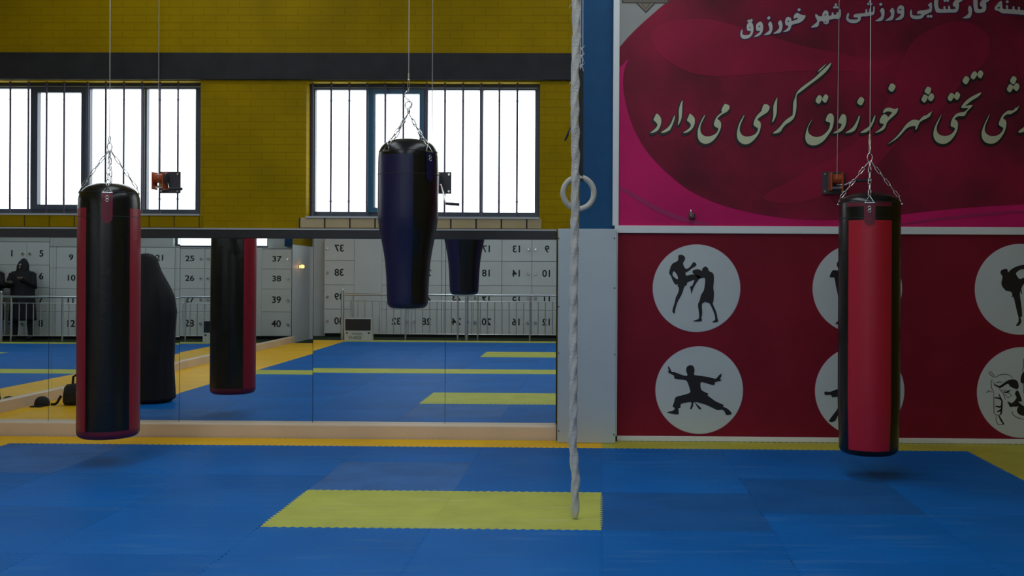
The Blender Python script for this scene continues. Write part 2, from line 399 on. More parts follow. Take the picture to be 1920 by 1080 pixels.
# front windows: frame, sashes, panes and the bars of the grille
def front_window(name, W, muls, sash, bars, label, teal, xin):
    x0, x1, z0, z1 = W; rs_ = x1 - xin; w = empty(name, ((x0 + x1) / 2, YW, z0), label, 'window', kind='structure')
    yf = YW + .13
    fr = MB(); fr.box(x0, x0 + .045, yf, yf + .06, z0, z1); fr.box(xin, x1, yf, yf + .06, z0, z1)
    fr.box(x0 + .045, xin, yf, yf + .06, z0, z0 + .05); fr.box(x0 + .045, xin, yf, yf + .06, z1 - .05, z1)
    for a, b in muls: fr.box(a, b, yf, yf + .055, z0 + .05, z1 - .05)
    fo = fr.build('frame', m_frame, w)
    be = MB(); be.box(x0 + .03, x1 - .03, yf - .012, yf, z1 - .035, z1 - .028)
    for a, b in muls: be.box((a + b) / 2 - .004, (a + b) / 2 + .004, yf - .008, yf, z0 + .05, z1 - .05)
    be.build('bead', m_alu, fo)  # pale strips that paint in the highlight lines of the frame
    sx0, sx1, swl, swr = sash
    s = MB(); s.box(sx0, sx0 + swl, yf - .02, yf + .04, z0 + .045, z1 - .045); s.box(sx1 - swr, sx1, yf - .02, yf + .04, z0 + .045, z1 - .045)
    s.box(sx0 + swl, sx1 - swr, yf - .02, yf + .04, z1 - .088, z1 - .045); s.box(sx0 + swl, sx1 - swr, yf - .02, yf + .04, z0 + .045, z0 + .088)
    tag(s.build('sash', m_teal if teal else m_frame, w), 'teal opening sash' if teal else 'grey opening sash')
    cuts = sorted([x0 + .045] + [v for ab in muls for v in ab] + [xin])
    for i in range(0, len(cuts), 2):
        MB().box(cuts[i], cuts[i + 1], yf + .025, yf + .03, z0 + .045, z1 - .045).build('pane', m_glass, w)
    for bx in bars:
        b = MB().cyl((bx, YW + .045, z0), (bx, YW + .045, z1), .0088, 8)
        b.lathe([(0.004, -.012), (.0105, -.006), (.0105, .006), (.004, .012)], (bx, YW + .045, z1 - .16), 8)
        b.lathe([(0.004, -.012), (.0105, -.006), (.0105, .006), (.004, .012)], (bx, YW + .045, z0 + .14), 8)
        b.build('bar', m_bar, w)
    portal(name + '_portal', ((x0 + x1) / 2, YW + .2, (z0 + z1) / 2), (PI / 2, 0, 0), x1 - x0, z1 - z0)
    return w
X = lambda px: at(px, 280, YW + .13).x
XB = lambda px: at(px, 280, YW + .045).x
front_window('window_1', W1, [(X(57), X(70)), (X(154), X(168)), (X(267), X(275))], (X(62), X(163), .05, .045),
             [XB(p) for p in (-50, -15, 19, 53, 87, 120, 164, 198, 232, 266, 299.5, 333.5)], 'left barred window, bright with daylight, behind the red and black bag', False, X(366.5))
front_window('window_2', W2, [(X(689), X(703)), (X(786), X(801)), (X(899), X(905.5))], (X(690), X(794), .058, .035),
             [XB(p) for p in (586, 620.5, 654.5, 688, 722, 756, 800, 834, 868, 902, 936, 969.5)], 'right barred window with a teal sash behind the navy bag', True, X(1003))
# brick sills under the windows
z0s, z1s = at(300, 426, YW).z, at(300, 405, YW).z
struct('trim_3', MB().rbox(W1[0], W1[1] + .02, YW - .012, YW + .12, z0s, W1[2] - .008, .004), m_sillbrick_y, 'row of yellow sill bricks under the left window', 'sill')
struct('trim_4', MB().rbox(W2[0] - .06, W2[1] + .02, YW - .012, YW + .12, at(800, 428, YW).z, W2[2] - .012, .004), m_sillbrick, 'row of bare tan sill bricks under the right window', 'sill')
struct('trim_5', MB().box(W1[0], W1[1], YW - .02, YW + .12, W1[2] - .012, W1[2] + .004).box(W2[0], W2[1], YW - .02, YW + .12, W2[2] - .014, W2[2] + .004), m_alu, 'thin pale mortar ledges on the window sills', 'sill')

# ------------------------------------------------------------------ mirrors, ledge and black strip
YLG = 9.30
zm0, zm1 = at(560, 797, YLG).z, at(560, 446.5, YM).z
zs1 = at(560, 428.5, YM - .05).z
XME = at(1043, 600, YM).x
struct('trim_6', MB().rbox(XL, XME, YM - .05, YW + .005, zm1 - .004, zs1 - .012, .004), m_blackstrip, 'black strip running above the long wall mirror', 'strip')
struct('trim_7', MB().box(XL, XME, YM - .055, YW + .005, zs1 - .012, zs1 + .002), m_alu, 'thin pale capping on the black strip above the mirror', 'strip')
struct('baseboard_front', MB().rbox(XL, XME + .01, YLG, YM + .03, -.03, zm0, .006), m_ledge, 'ledge along the foot of the wall mirror, warm bounce light in its colour', 'ledge')
struct('baseboard_left', MB().rbox(XL, XL + .12, -2.3, YLG - .01, -.03, zm0, .006), m_ledge, 'ledge along the foot of the side mirrors, warm bounce light in its colour', 'ledge')
seams = [-157, 92, 337, 587, 835, 1043]
ZS = 2.45                                          # top of the taller side mirrors
xs = [XL + .09] + [at(p, 620, YM).x for p in seams]
TILT = [(.27, 0), (.27, 0), (.27, 0), (.22, 0), (.07, 0), (.07, 0)]     # small lean (about X) and turn (about Z) of each sheet, degrees
BOW = [0, 0, 0, 0, 0, 0]
BEND = [.008, .008, .022, .028, 0, 0]                         # the old sheets bend back slightly near their tops
struct('trim_8', MB().box(XL, XL + .11, -2.35, YM - .07, ZS, ZS + .09), m_blackstrip, 'black strip above the side mirrors', 'strip')
names = ['narrow wall mirror sheet in the left corner', 'wall mirror sheet left of the red and black bag', 'wall mirror sheet behind the red and black bag',
         'wall mirror sheet showing the reflected red and black bag', 'wall mirror sheet behind the navy bag', 'wall mirror sheet beside the white panel, showing the reflected navy bag']
def mirror_sheet(c, w, h, facing, tilt, bow, bend=0):
    """slightly bowed mirror sheet, face grid + edge"""
    mb = MB(); nx, nz = 12, 16; vs = []
    lean, turn = math.radians(tilt[0]), math.radians(tilt[1])
    for j in range(nz + 1):
        for i in range(nx + 1):
            a, b = (i / nx - .5), (j / nz - .5)
            d = bow * (4 * a * a - 1) * .5 + math.tan(turn) * a * w + math.tan(lean) * b * h + bend * max(0, b - .2) ** 2
            vs.append((a * w, d, b * h))
    fs = [(j * (nx + 1) + i, j * (nx + 1) + i + 1, (j + 1) * (nx + 1) + i + 1, (j + 1) * (nx + 1) + i) for j in range(nz) for i in range(nx)]
    out = []
    for x, y, z in vs:
        out.append((c[0] + x, c[1] + y, c[2] + z) if facing == 'F' else (c[0] - y, c[1] + x, c[2] + z))
    mb.add(out, fs, 0, True)
    ed = MB(); n1 = nx + 1
    ring = [i for i in range(n1)] + [j * n1 + nx for j in range(1, nz + 1)] + [nz * n1 + i for i in range(nx - 1, -1, -1)] + [j * n1 for j in range(nz - 1, 0, -1)]
    bo = Vector((0, .006, 0)) if facing == 'F' else Vector((-.006, 0, 0))
    r = [Vector(out[i]) for i in ring]; n = len(r)
    ed.add(r + [p + bo for p in r], [(i, (i + 1) % n, n + (i + 1) % n, n + i) for i in range(n)] , 0)
    return mb, ed
for i in range(6):
    a, b = xs[i] + .002, xs[i + 1] - .002
    c = ((a + b) / 2, YM, (zm0 + zm1) / 2)
    mb, ed = mirror_sheet(c, b - a, zm1 - zm0, 'F', TILT[i], BOW[i], BEND[i])
    o = mb.build('wall_mirror', m_mirror, None, loc=c); tag(o, names[i], 'mirror', 'mirror sheets on the front wall')
    ed.build('glass_edge', m_edge, o)
ys = [9.285 - 1.155 * k for k in range(11)]
for k in range(10):
    c = (XL + .06, (ys[k] + ys[k + 1]) / 2, (zm0 + ZS) / 2)
    mb, ed = mirror_sheet(c, 1.151, ZS - zm0, 'L', (0, 0), 0)
    o = mb.build('wall_mirror', m_mirror, None, loc=c)
    tag(o, 'side wall mirror sheet seen only as a reflection in the front mirror', 'mirror', 'mirror sheets on the side wall')
    ed.build('glass_edge', m_edge, o)

# ------------------------------------------------------------------ column, white panel, banners
YC = YW - .07
struct('trim_9', MB().box(xcol0, xcol1 + .02, YC, YW + .01, .0, ZC), m_bluecol, 'blue painted column beside the pink banner', 'column')
YP = 9.16
p = empty('wall_panel', (at(1100, 700, YP).x, YP, 0), 'plain white board with small screws below the blue column', 'panel')
x0, x1 = at(1045.5, 640, YP).x, at(1155, 640, YP).x; z0, z1 = max(.002, at(1100, 832, YP).z), at(1100, 429, YP).z
MB().rbox(x0, x1, YP, YC, z0, z1, .004).build('board', m_panel, p)
for px_, py_ in ((1152, 447), (1152, 540), (1152, 665), (1151, 815), (1047.5, 447), (1047.5, 575), (1047.5, 662), (1047.5, 808)):
    q = at(px_, py_, YP); MB().cyl((q.x, YP - .004, q.z), (q.x, YP + .01, q.z), .006, 10).build('screw', m_dgrey, p)
YBN = 9.30
XE = XR - .03
zbar0, zbar1 = at(1500, 438.5, YBN).z, at(1500, 424.5, YBN).z
xa, xb = at(1149, 300, YBN - .01).x, at(1160.5, 300, YBN - .01).x
struct('trim_10', MB().rbox(xa, xb, YBN - .02, YC, zbar1, ZC - .3, .004), m_whitebar, 'white upright metal strip between the blue column and the banner', 'frame strip')
struct('trim_11', MB().rbox(xa + .02, XE, YBN - .02, YW, zbar0, zbar1, .004), m_whitebar, 'white horizontal bar between the two red banners', 'frame strip')
zlo0, zlo1 = 0.0, at(1500, 820, YBN - .01).z
struct('trim_12', MB().rbox(at(1157, 800, YBN).x, XE, YBN - .02, YW, zlo0, zlo1, .004), m_whitebar, 'white skirting bar under the dark red banner', 'frame strip')
xf = at(1157.5, 620, YBN).x
struct('trim_13', MB().box(xf - .012, xf, YBN - .015, YW, zlo1, zbar0), m_whitebar, 'thin white strip along the left edge of the dark red banner', 'frame strip')

up = empty('banner', (at(1540, 200, YBN).x, YBN, zbar1), 'crimson and magenta banner with slanting cream calligraphy above the white bar', 'banner')
ztop = ZC - .32
MB().box(xb, XE, YBN, YBN + .02, zbar1, ztop).build('sheet', m_magenta, up)
O = (0, 0)
mar = [(1160.5, 92), (1163, 87), (1185, 62), (1215, 34), (1255, 0), (1330, -60), (1430, -125), (1560, -180), (1700, -210), (1990, -225), (1990, 376), (1920, 383), (1800, 390), (1700, 401), (1640, 408), (1580, 412), (1500, 411),
       (1420, 401), (1350, 383), (1300, 361), (1273, 343), (1240, 314), (1208, 277), (1183, 228), (1169, 171), (1170, 132), (1178, 110), (1160.5, 126)]
flat(mb := MB(), px_loop(mar, O, 1, YBN - .002, 3), YBN - .002, .004); mb.build('maroon_field', m_maroon, up)
wh = [(1160.5, 90), (1163, 87), (1185, 62), (1215, 34), (1255, 0), (1330, -60), (1430, -125), (1430, -250), (1160.5, -250)]
flat(mb := MB(), px_loop(wh, O, 1, YBN - .001, 1), YBN - .001, .004); mb.build('white_corner', m_bwhite, up)
mb = MB()
flat(mb, px_loop([(1222, 58), (1260, 40), (1330, 36), (1420, 60), (1500, 85), (1580, 100), (1640, 115), (1680, 105), (1640, 135), (1560, 132), (1460, 135), (1380, 142), (1310, 140), (1260, 120), (1228, 90)], O, 1, YBN - .0035), YBN - .0035, .003)
flat(mb, px_loop([(1690, 120), (1720, 70), (1790, 40), (1850, 60), (1850, 110), (1800, 160), (1760, 210), (1690, 260), (1620, 330), (1500, 380), (1430, 370), (1500, 330), (1600, 270), (1660, 200)], O, 1, YBN - .0035), YBN - .0035, .003)
mb.build('crimson_swash', m_swash, up)
mb = MB()
px_stroke(mb, [(1160, 350), (1180, 362), (1210, 380), (1240, 396), (1270, 408), (1300, 416), (1330, 421)], 9, O, 1, YBN - .002, .003)
mb.build('dark_curve', m_dark_curve, up); mb = MB()
px_stroke(mb, [(1690, 421), (1750, 412), (1820, 404), (1900, 398), (1960, 396)], 6, O, 1, YBN - .002, .003)
mb.build('dark_curve', m_dark_curve, up)
# emblem frame in the white corner
em = MB()
flat(em, px_loop([(1166, 6), (1254, 6.5), (1254, -40), (1166, -40)], O, 1, YBN - .003, 1), YBN - .003, .003, 1)
flat(em, px_loop([(1169, 3.5), (1251, 4), (1251, -40), (1169, -40)], O, 1, YBN - .004, 1), YBN - .004, .003, 0)
flat(em, px_loop([(1172, 1.5), (1248, 2), (1248, -40), (1172, -40)], O, 1, YBN - .005, 1), YBN - .005, .003, 1)
flat(em, px_loop([(1174, .5), (1246, .5), (1246, -40), (1174, -40)], O, 1, YBN - .006, 1), YBN - .006, .003, 2)
flat(em, px_loop([(1193, 6), (1229, 6), (1211, 24.5)], O, 1, YBN - .004, 1), YBN - .004, .003, 1)
flat(em, px_loop([(1196, 6), (1226, 6), (1211, 21.5)], O, 1, YBN - .005, 1), YBN - .005, .003, 0)
flat(em, px_loop([(1202, 6.5), (1220, 6.5), (1211, 17)], O, 1, YBN - .006, 1), YBN - .006, .003, 1)
flat(em, px_loop([(1204, 7.2), (1218, 7.2), (1211, 15.5)], O, 1, YBN - .007, 1), YBN - .007, .003, 0)
em.build('emblem', [m_gold, m_goldd, m_bwhite], up)

A1 = ((1210, 180), 10.8); A2 = ((1360, 100), 6.0); A3 = ((1500, 140), 7.715); A4 = ((1660, 120), 6.75); A5 = ((1800, 120), 6.75)
CALLI = [
 (A1, [(235,358),(262,375),(300,420),(322,480),(318,560),(290,640),(245,700),(190,730),(130,748),(98,745),(150,705),(200,660),(238,610),(243,575),(225,540),(190,505),(165,480),(190,425),(215,370)]),
 (A1, [(598,395),(590,470),(560,560),(525,640),(495,690),(440,720),(370,745),(318,742),(370,700),(430,660),(480,610),(520,550),(550,480),(575,420)]),
 (A1, [(755,92),(748,200),(745,320),(735,430),(715,500),(690,550),(663,592),(660,560),(672,500),(680,420),(678,320),(688,240),(705,180),(730,120)]),
 (A1, [(905,358),(945,385),(985,430),(1003,480),(995,570),(965,640),(920,690),(860,730),(790,750),(770,740),(830,700),(880,660),(915,615),(920,580),(900,545),(865,515),(845,485),(870,425),(890,375)]),
 (A1, [(1212,378),(1170,430),(1120,530),(1080,630),(1060,720),(1062,820),(1085,890),(1130,940),(1200,968),(1270,962),(1350,920),(1420,850),(1480,760),(1520,670),(1535,590),(1525,530),(1495,490),(1460,465),(1490,425),(1550,370),(1620,335),(1670,300),(1705,245),(1700,200),(1660,172),(1615,160),(1590,185),(1560,240),(1540,300),(1560,320),(1500,370),(1450,420),(1415,480),(1392,550),(1395,595),(1430,630),(1475,650),(1475,690),(1455,730),(1420,765),(1370,795),(1300,815),(1220,815),(1160,785),(1125,735),(1112,660),(1125,580),(1160,500),(1195,430)]),
 (A2, [(215,690),(180,745),(150,810),(132,890),(135,950),(160,995),(210,1022),(260,1018),(310,985),(355,935),(385,880),(400,810),(390,770),(362,748),(385,720),(430,690),(475,660),(495,625),(497,600),(475,578),(445,570),(425,590),(410,635),(400,655),(365,690),(335,735),(318,790),(325,815),(360,838),(368,850),(355,885),(325,915),(280,932),(225,935),(185,915),(165,880),(162,840),(175,790),(200,735)]),
 (A2, [(583,497),(582,560),(578,660),(565,715),(535,772),(528,765),(540,700),(540,610),(550,565)]),
 (A2, [(1190,105),(1178,145),(1130,210),(1060,270),(960,345),(870,415),(815,455),(802,475),(800,520),(800,610),(785,690),(765,735),(730,768),(680,800),(645,840),(625,875),(580,898),(535,898),(575,865),(620,820),(660,770),(700,735),(745,705),(760,680),(765,560),(785,500),(805,440),(850,390),(930,330),(1010,270),(1075,205),(1130,155)]),
 (A2, [(1138,118),(1110,150),(1075,185),(1042,208),(1060,180),(1100,145)]),
 (A2, [(980,742),(940,800),(910,880),(900,950),(915,1000),(950,1028),(1000,1035),(1050,1022),(1110,980),(1160,915),(1200,850),(1218,780),(1220,720),(1205,685),(1180,675),(1155,690),(1135,730),(1132,760),(1155,772),(1178,780),(1178,810),(1165,850),(1130,895),(1080,930),(1020,942),(970,925),(938,895),(930,850),(945,805)]),
 (A2, [(1052,470),(1088,500),(1058,566),(1015,535)]), (A2, [(1130,460),(1157,485),(1148,525),(1125,555),(1090,525),(1105,485)]),
 (A3, [(620,570),(660,590),(672,640),(665,710),(640,770),(600,815),(550,838),(480,848),(530,810),(575,775),(600,735),(600,710),(575,705),(555,685),(570,640),(590,600)]),
 (A3, [(868,590),(855,660),(820,760),(785,812),(730,835),(655,845),(710,805),(760,765),(800,710),(830,650),(845,610)]),
 (A3, [(880,322),(925,350),(922,390),(885,445),(828,405),(850,350)]),
 (A3, [(1092,590),(1080,650),(1045,730),(1010,790),(970,825),(920,840),(875,840),(930,795),(990,755),(1025,710),(1055,645),(1075,600)]),
 (A3, [(1420,485),(1400,550),(1340,610),(1285,660),(1255,700),(1235,760),(1200,800),(1150,825),(1080,845),(1140,800),(1190,755),(1210,715),(1170,705),(1152,680),(1165,630),(1195,585),(1230,572),(1265,600),(1275,615),(1320,565),(1330,545),(1270,530),(1205,555),(1215,510),(1255,480),(1310,480),(1360,498),(1395,490)]),
 (A3, [(1330,125),(1375,155),(1378,190),(1335,248),(1280,210),(1300,150)]),
 (A4, [(30,1015),(85,985),(150,940),(210,880),(265,820),(320,790),(370,785),(385,795),(380,835),(405,810),(420,770),(440,735),(475,710),(520,690),(560,665),(575,640),(592,595),(575,610),(540,630),(530,645),(490,655),(450,690),(430,715),(400,708),(355,705),(310,725),(260,770),(200,850),(140,920),(80,975)]),
 (A4, [(540,285),(578,310),(575,345),(548,385),(498,350),(515,310)]), (A4, [(495,385),(535,405),(535,430),(500,487),(458,455),(475,410)]), (A4, [(585,370),(617,400),(610,440),(580,472),(540,440),(555,395)]),
 (A4, [(712,640),(670,710),(630,790),(610,870),(615,930),(650,985),(710,1010),(770,1005),(830,965),(880,900),(912,830),(920,760),(905,720),(880,700),(895,675),(930,660),(990,660),(1010,645),(1035,600),(1075,560),(1103,520),(1015,528),(1040,505),(1090,465),(1150,430),(1195,395),(1215,360),(1170,375),(1100,410),(1040,450),(995,495),(962,553),(1050,556),(1020,590),(1000,605),(960,612),(910,625),(870,660),(840,710),(828,780),(860,800),(882,815),(870,850),(830,890),(770,910),(710,905),(670,880),(650,835),(655,780),(680,720)]),
 (A4, [(835,365),(872,390),(868,415),(830,470),(790,440),(808,390)]), (A4, [(908,352),(945,385),(938,420),(910,455),(870,420),(885,375)]), (A4, [(1022,152),(1062,180),(1060,205),(1025,258),(978,220),(995,175)]),
 (A4, [(1130,92),(1160,115),(1158,145),(1120,195),(1080,165),(1100,115)]), (A4, [(1205,80),(1240,110),(1230,150),(1205,182),(1165,145),(1180,100)]),
 (A5, [(378,632),(335,710),(295,800),(275,880),(285,945),(325,992),(385,1008),(440,1000),(500,955),(550,885),(580,810),(587,750),(575,710),(548,690),(560,660),(600,635),(640,635),(690,605),(715,590),(735,560),(748,525),(725,550),(700,555),(690,575),(655,590),(610,590),(560,625),(520,680),(492,755),(505,780),(545,805),(545,830),(520,870),(470,905),(400,912),(350,895),(315,850),(318,790),(345,715)]),
 (A5, [(680,152),(715,180),(712,205),(680,258),(635,222),(652,175)]), (A5, [(632,255),(675,280),(672,305),(635,358),(595,325),(612,280)]), (A5, [(720,240),(752,272),(745,310),(718,342),(675,305),(692,262)]),
 (A5, [(740,862),(760,835),(800,805),(860,740),(900,690),(905,740),(870,810),(820,850),(770,868)]),
]
B1 = ((1380, 0), 6.857); B2 = ((1640, 0), 6.857)
LINE = [
 (B1, [(180,275),(215,310),(225,370),(215,430),(185,475),(130,500),(85,495),(58,460),(60,410),(78,380),(85,400),(80,430),(100,450),(140,452),(175,440),(190,400),(150,395),(138,360),(145,310)]),
 (B1, [(168,250),(185,268),(165,290),(145,270)]), (B1, [(200,243),(215,262),(195,285),(178,265)]),
 (B1, [(310,278),(340,300),(350,350),(340,410),(310,450),(270,470),(230,475),(270,440),(300,415),(310,395),(270,395),(258,360),(265,310)]),
 (B1, [(440,275),(465,310),(468,370),(450,425),(420,445),(360,452),(400,415),(430,385),(425,340),(415,310)]), (B1, [(425,208),(442,232),(420,252),(400,232)]),
 (B1, [(570,258),(595,300),(597,350),(580,405),(550,425),(480,432),(520,400),(555,360),(552,320),(540,300)]),
 (B1, [(790,165),(820,180),(860,195),(895,200),(880,240),(840,280),(790,300),(720,320),(700,370),(670,400),(605,410),(650,375),(675,335),(640,320),(632,280),(645,230),(680,218),(710,240),(715,270),(770,255),(800,235),(770,230),(745,240),(745,205),(765,175)]), (B1, [(812,105),(832,125),(810,145),(790,125)]),
 (B1, [(965,352),(1010,310),(1045,275),(1035,240),(1020,210),(1025,180),(1050,195),(1075,210),(1110,205),(1110,180),(1140,135),(1175,140),(1190,165),(1190,200),(1230,195),(1230,165),(1250,160),(1260,190),(1290,185),(1295,160),(1315,155),(1320,180),(1330,130),(1345,120),(1350,180),(1340,225),(1310,245),(1280,240),(1200,255),(1190,295),(1160,312),(1130,300),(1120,275),(1075,275),(1060,330),(1020,350)]),
 (B1, [(1285,42),(1300,62),(1285,78),(1268,62)]), (B1, [(1268,75),(1285,95),(1268,110),(1250,95)]), (B1, [(1300,75),(1315,95),(1300,110),(1285,95)]),
 (B1, [(1440,165),(1420,210),(1420,250),(1450,285),(1510,298),(1560,290),(1600,260),(1610,215),(1680,210),(1700,205),(1750,195),(1775,180),(1785,120),(1780,80),(1765,90),(1765,130),(1755,150),(1735,150),(1735,115),(1715,115),(1710,150),(1690,155),(1685,120),(1665,125),(1665,160),(1640,170),(1600,172),(1540,180),(1515,195),(1515,220),(1560,225),(1570,240),(1540,250),(1490,250),(1455,245),(1445,225),(1455,185)]),
 (B1, [(1722,5),(1735,22),(1722,38),(1705,22)]), (B1, [(1702,35),(1718,52),(1702,68),(1685,52)]), (B1, [(1738,35),(1755,52),(1738,68),(1722,52)]),
 (B2, [(95,100),(125,130),(125,200),(110,245),(80,268),(8,270),(50,240),(85,205),(82,165),(70,140)]), (B2, [(78,35),(100,55),(78,75),(58,55)]),
 (B2, [(225,100),(252,130),(250,200),(235,245),(205,262),(135,265),(175,235),(210,200),(208,160),(195,140)]),
 (B2, [(345,68),(375,90),(380,150),(375,210),(345,245),(300,258),(262,255),(300,225),(330,200),(335,175),(295,170),(290,120),(310,80)]),
 (B2, [(470,120),(455,160),(460,210),(490,238),(550,245),(610,232),(640,195),(700,165),(730,150),(738,90),(730,30),(700,50),(685,65),(705,90),(700,115),(640,130),(580,135),(550,150),(548,175),(590,180),(600,192),(560,200),(500,198),(480,185),(478,150)]),
 (B2, [(690,190),(710,210),(688,228),(668,208)]), (B2, [(725,190),(745,210),(725,228),(705,208)]),
 (B2, [(775,-20),(765,60),(780,130),(800,160),(860,165),(960,162),(1040,160),(1075,130),(1085,60),(1080,35),(1125,10),(1140,-20),(1060,-20),(1010,40),(1010,75),(1040,95),(1035,115),(975,118),(965,75),(945,80),(945,115),(915,118),(905,80),(885,85),(885,118),(840,115),(820,90),(815,40),(815,-20)]),
 (B2, [(905,-10),(925,8),(905,26),(885,8)]), (B2, [(940,-10),(958,8),(940,26),(922,8)]),
 (B2, [(1220,70),(1250,110),(1248,170),(1235,215),(1205,235),(1130,232),(1180,200),(1210,160),(1200,120)]),
 (B2, [(1275,-20),(1270,60),(1285,140),(1320,165),(1390,160),(1430,130),(1435,60),(1430,35),(1470,10),(1475,-20),(1410,-20),(1355,35),(1360,75),(1385,95),(1375,115),(1340,118),(1325,90),(1318,-20)]),
 (B2, [(1600,25),(1635,15),(1640,70),(1650,110),(1690,118),(1690,70),(1715,75),(1715,115),(1770,118),(1775,85),(1795,80),(1800,118),(1840,125),(1845,90),(1865,90),(1870,125),(1920,130),(1960,130),(1960,190),(1900,190),(1850,185),(1780,178),(1700,172),(1640,170),(1600,145),(1555,130),(1545,95)]),
 (B2, [(1705,5),(1725,22),(1705,42),(1685,22)]),
]
def lettering(glyphs, name, m_face, m_out, grow, drop, parent):
    f = MB(); s = MB()
    for (org, sc), pts in glyphs:
        flat(f, px_loop(pts, org, sc, YBN - .008, 3), YBN - .008, .003)
        for k in range(10):
            th = 2 * PI * k / 10
            flat(s, px_loop(pts, org, sc, YBN - .005, 2, dx=sc * (grow * math.cos(th) + drop[0]), dy=sc * (grow * math.sin(th) + drop[1])), YBN - .005 - .0001 * k, .001)
    o = f.build(name, m_face, parent); s.build('letter_outline', m_out, o); return o
tag(lettering(CALLI, 'calligraphy', m_cream, m_ink, 3.0, (-1.0, 2.6), up), 'cream calligraphy line with black shadow')
tag(lettering(LINE, 'lettering', m_lgrey, m_lblue, 1.5, (0, .6), up), 'grey bold lettering line with navy outline')
mb = MB()
for (org, sc), pts in [(B1, [(170,352),(190,350),(185,360),(172,360)]), (B1, [(290,335),(312,332),(308,345),(292,346)]), (B1, [(662,268),(684,264),(680,280),(664,282)]), (B1, [(1140,185),(1158,180),(1158,196),(1142,198)]), (B1, [(1140,280),(1158,272),(1156,286),(1144,290)]), (B2, [(318,118),(342,116),(340,130),(320,132)]), (B2, [(1580,95),(1610,90),(1608,108),(1584,110)])]:
    flat(mb := MB(), px_loop(pts, org, sc, YBN - .009, 2), YBN - .009, .002); mb.build('letter_counter', m_lblue, up)

lo = empty('banner', (at(1540, 630, YBN).x, YBN, zlo1), 'dark red banner with six white discs of martial arts silhouettes', 'banner')
MB().box(xf, XE, YBN, YBN + .02, zlo1, zbar0).build('sheet', m_maroon_l, lo)
K1 = ((1216, 450), 6.0); K2 = ((1220, 640), 6.0); K3 = ((1820, 450), 5.68); K4 = ((1820, 640), 5.68); K5 = ((1515, 450), 5.68); K6 = ((1515, 640), 5.68)
SIL = {
 0: [(K1, [(335,175),(370,165),(405,185),(412,215),(395,245),(388,265),(400,300),(420,325),(450,315),(480,285),(495,260),(515,248),(540,275),(520,300),(490,315),(455,345),(425,362),(415,370),(425,400),(470,390),(500,388),(545,395),(585,410),(575,430),(540,480),(510,530),(495,570),(482,607),(475,560),(465,525),(490,515),(505,480),(515,450),(480,460),(435,480),(430,510),(405,520),(385,580),(365,630),(335,680),(315,730),(300,790),(293,828),(268,805),(280,750),(298,690),(305,650),(330,600),(340,560),(338,530),(325,520),(330,500),(300,500),(270,450),(250,400),(232,375),(245,310),(270,265),(320,240),(335,215)]),
     (K1, [(605,325),(635,298),(668,315),(680,350),(715,365),(735,400),(735,470),(728,540),(738,600),(730,690),(722,715),(745,770),(765,820),(775,880),(783,920),(720,928),(725,915),(750,895),(740,830),(715,770),(690,720),(670,705),(650,705),(645,690),(635,700),(605,715),(600,760),(605,820),(595,880),(598,915),(510,917),(512,905),(560,890),(570,850),(560,770),(557,720),(575,680),(590,620),(620,570),(632,510),(635,430),(600,430),(560,435),(540,410),(500,375),(497,345),(530,330),(575,332),(600,350)])],
 3: [(K2, [(400,310),(410,285),(440,268),(475,275),(493,310),(492,350),(490,378),(560,388),(640,400),(725,420),(745,410),(770,380),(797,365),(795,395),(780,430),(802,435),(770,450),(725,460),(712,495),(640,475),(570,458),(560,490),(570,545),(610,570),(650,590),(640,608),(690,645),(740,680),(820,715),(815,735),(860,755),(895,785),(913,815),(880,828),(845,825),(832,790),(800,768),(755,775),(690,745),(610,710),(500,682),(530,715),(570,755),(545,762),(520,730),(495,690),(480,690),(478,720),(462,760),(443,760),(455,720),(455,685),(400,690),(340,705),(335,750),(310,755),(318,810),(290,822),(190,805),(200,793),(250,780),(270,760),(262,742),(247,735),(265,680),(280,630),(340,610),(440,580),(440,540),(425,490),(400,440),(340,430),(270,420),(262,385),(230,370),(185,340),(205,335),(195,300),(200,278),(220,310),(240,345),(265,345),(330,370),(390,388),(415,380),(402,345)])],
 2: [(K3, [(318,355),(325,325),(355,310),(390,310),(400,345),(430,315),(480,285),(540,268),(600,265),(640,300),(600,315),(540,310),(485,350),(490,375),(520,415),(568,400),(640,370),(700,330),(700,370),(640,410),(568,465),(540,520),(548,570),(538,570),(530,545),(525,590),(540,700),(548,810),(530,820),(540,870),(515,910),(490,915),(485,905),(510,870),(510,820),(495,770),(475,680),(455,605),(430,615),(445,590),(430,552),(375,540),(335,490),(328,450),(340,390)])],
 5: [(K4, [(400,415),(450,405),(495,420),(512,470),(500,510),(460,500),(420,480),(395,450),(330,490),(300,490),(360,440)]), (K4, [(505,700),(568,690),(600,720),(590,790),(530,785),(495,750)]), (K4, [(535,380),(568,320),(620,330),(610,430),(540,445)]),
     (K4, [(470,560),(500,520),(530,580),(545,640),(500,640),(455,680),(420,700),(400,640),(440,660),(490,600)])],
 1: [(K5, [(305,265),(320,225),(355,210),(395,225),(405,275),(385,310),(420,330),(450,350),(440,400),(470,470),(455,560),(470,640),(450,760),(460,880),(400,890),(410,760),(390,680),(370,760),(360,890),(290,890),(320,860),(330,740),(320,600),(295,480),(280,400),(232,400),(245,350),(270,320),(320,325),(318,295)])],
 4: [(K6, [(178,535),(235,538),(290,515),(340,500),(350,430),(390,410),(420,440),(430,500),(480,520),(470,600),(480,660),(560,790),(600,850),(540,850),(450,740),(400,700),(330,760),(290,850),(220,850),(300,740),(350,640),(340,592),(258,596),(245,570),(182,572)])],
}
HOLES = [(0, K1, [(285,350),(270,395),(300,428),(330,440),(322,395)])]
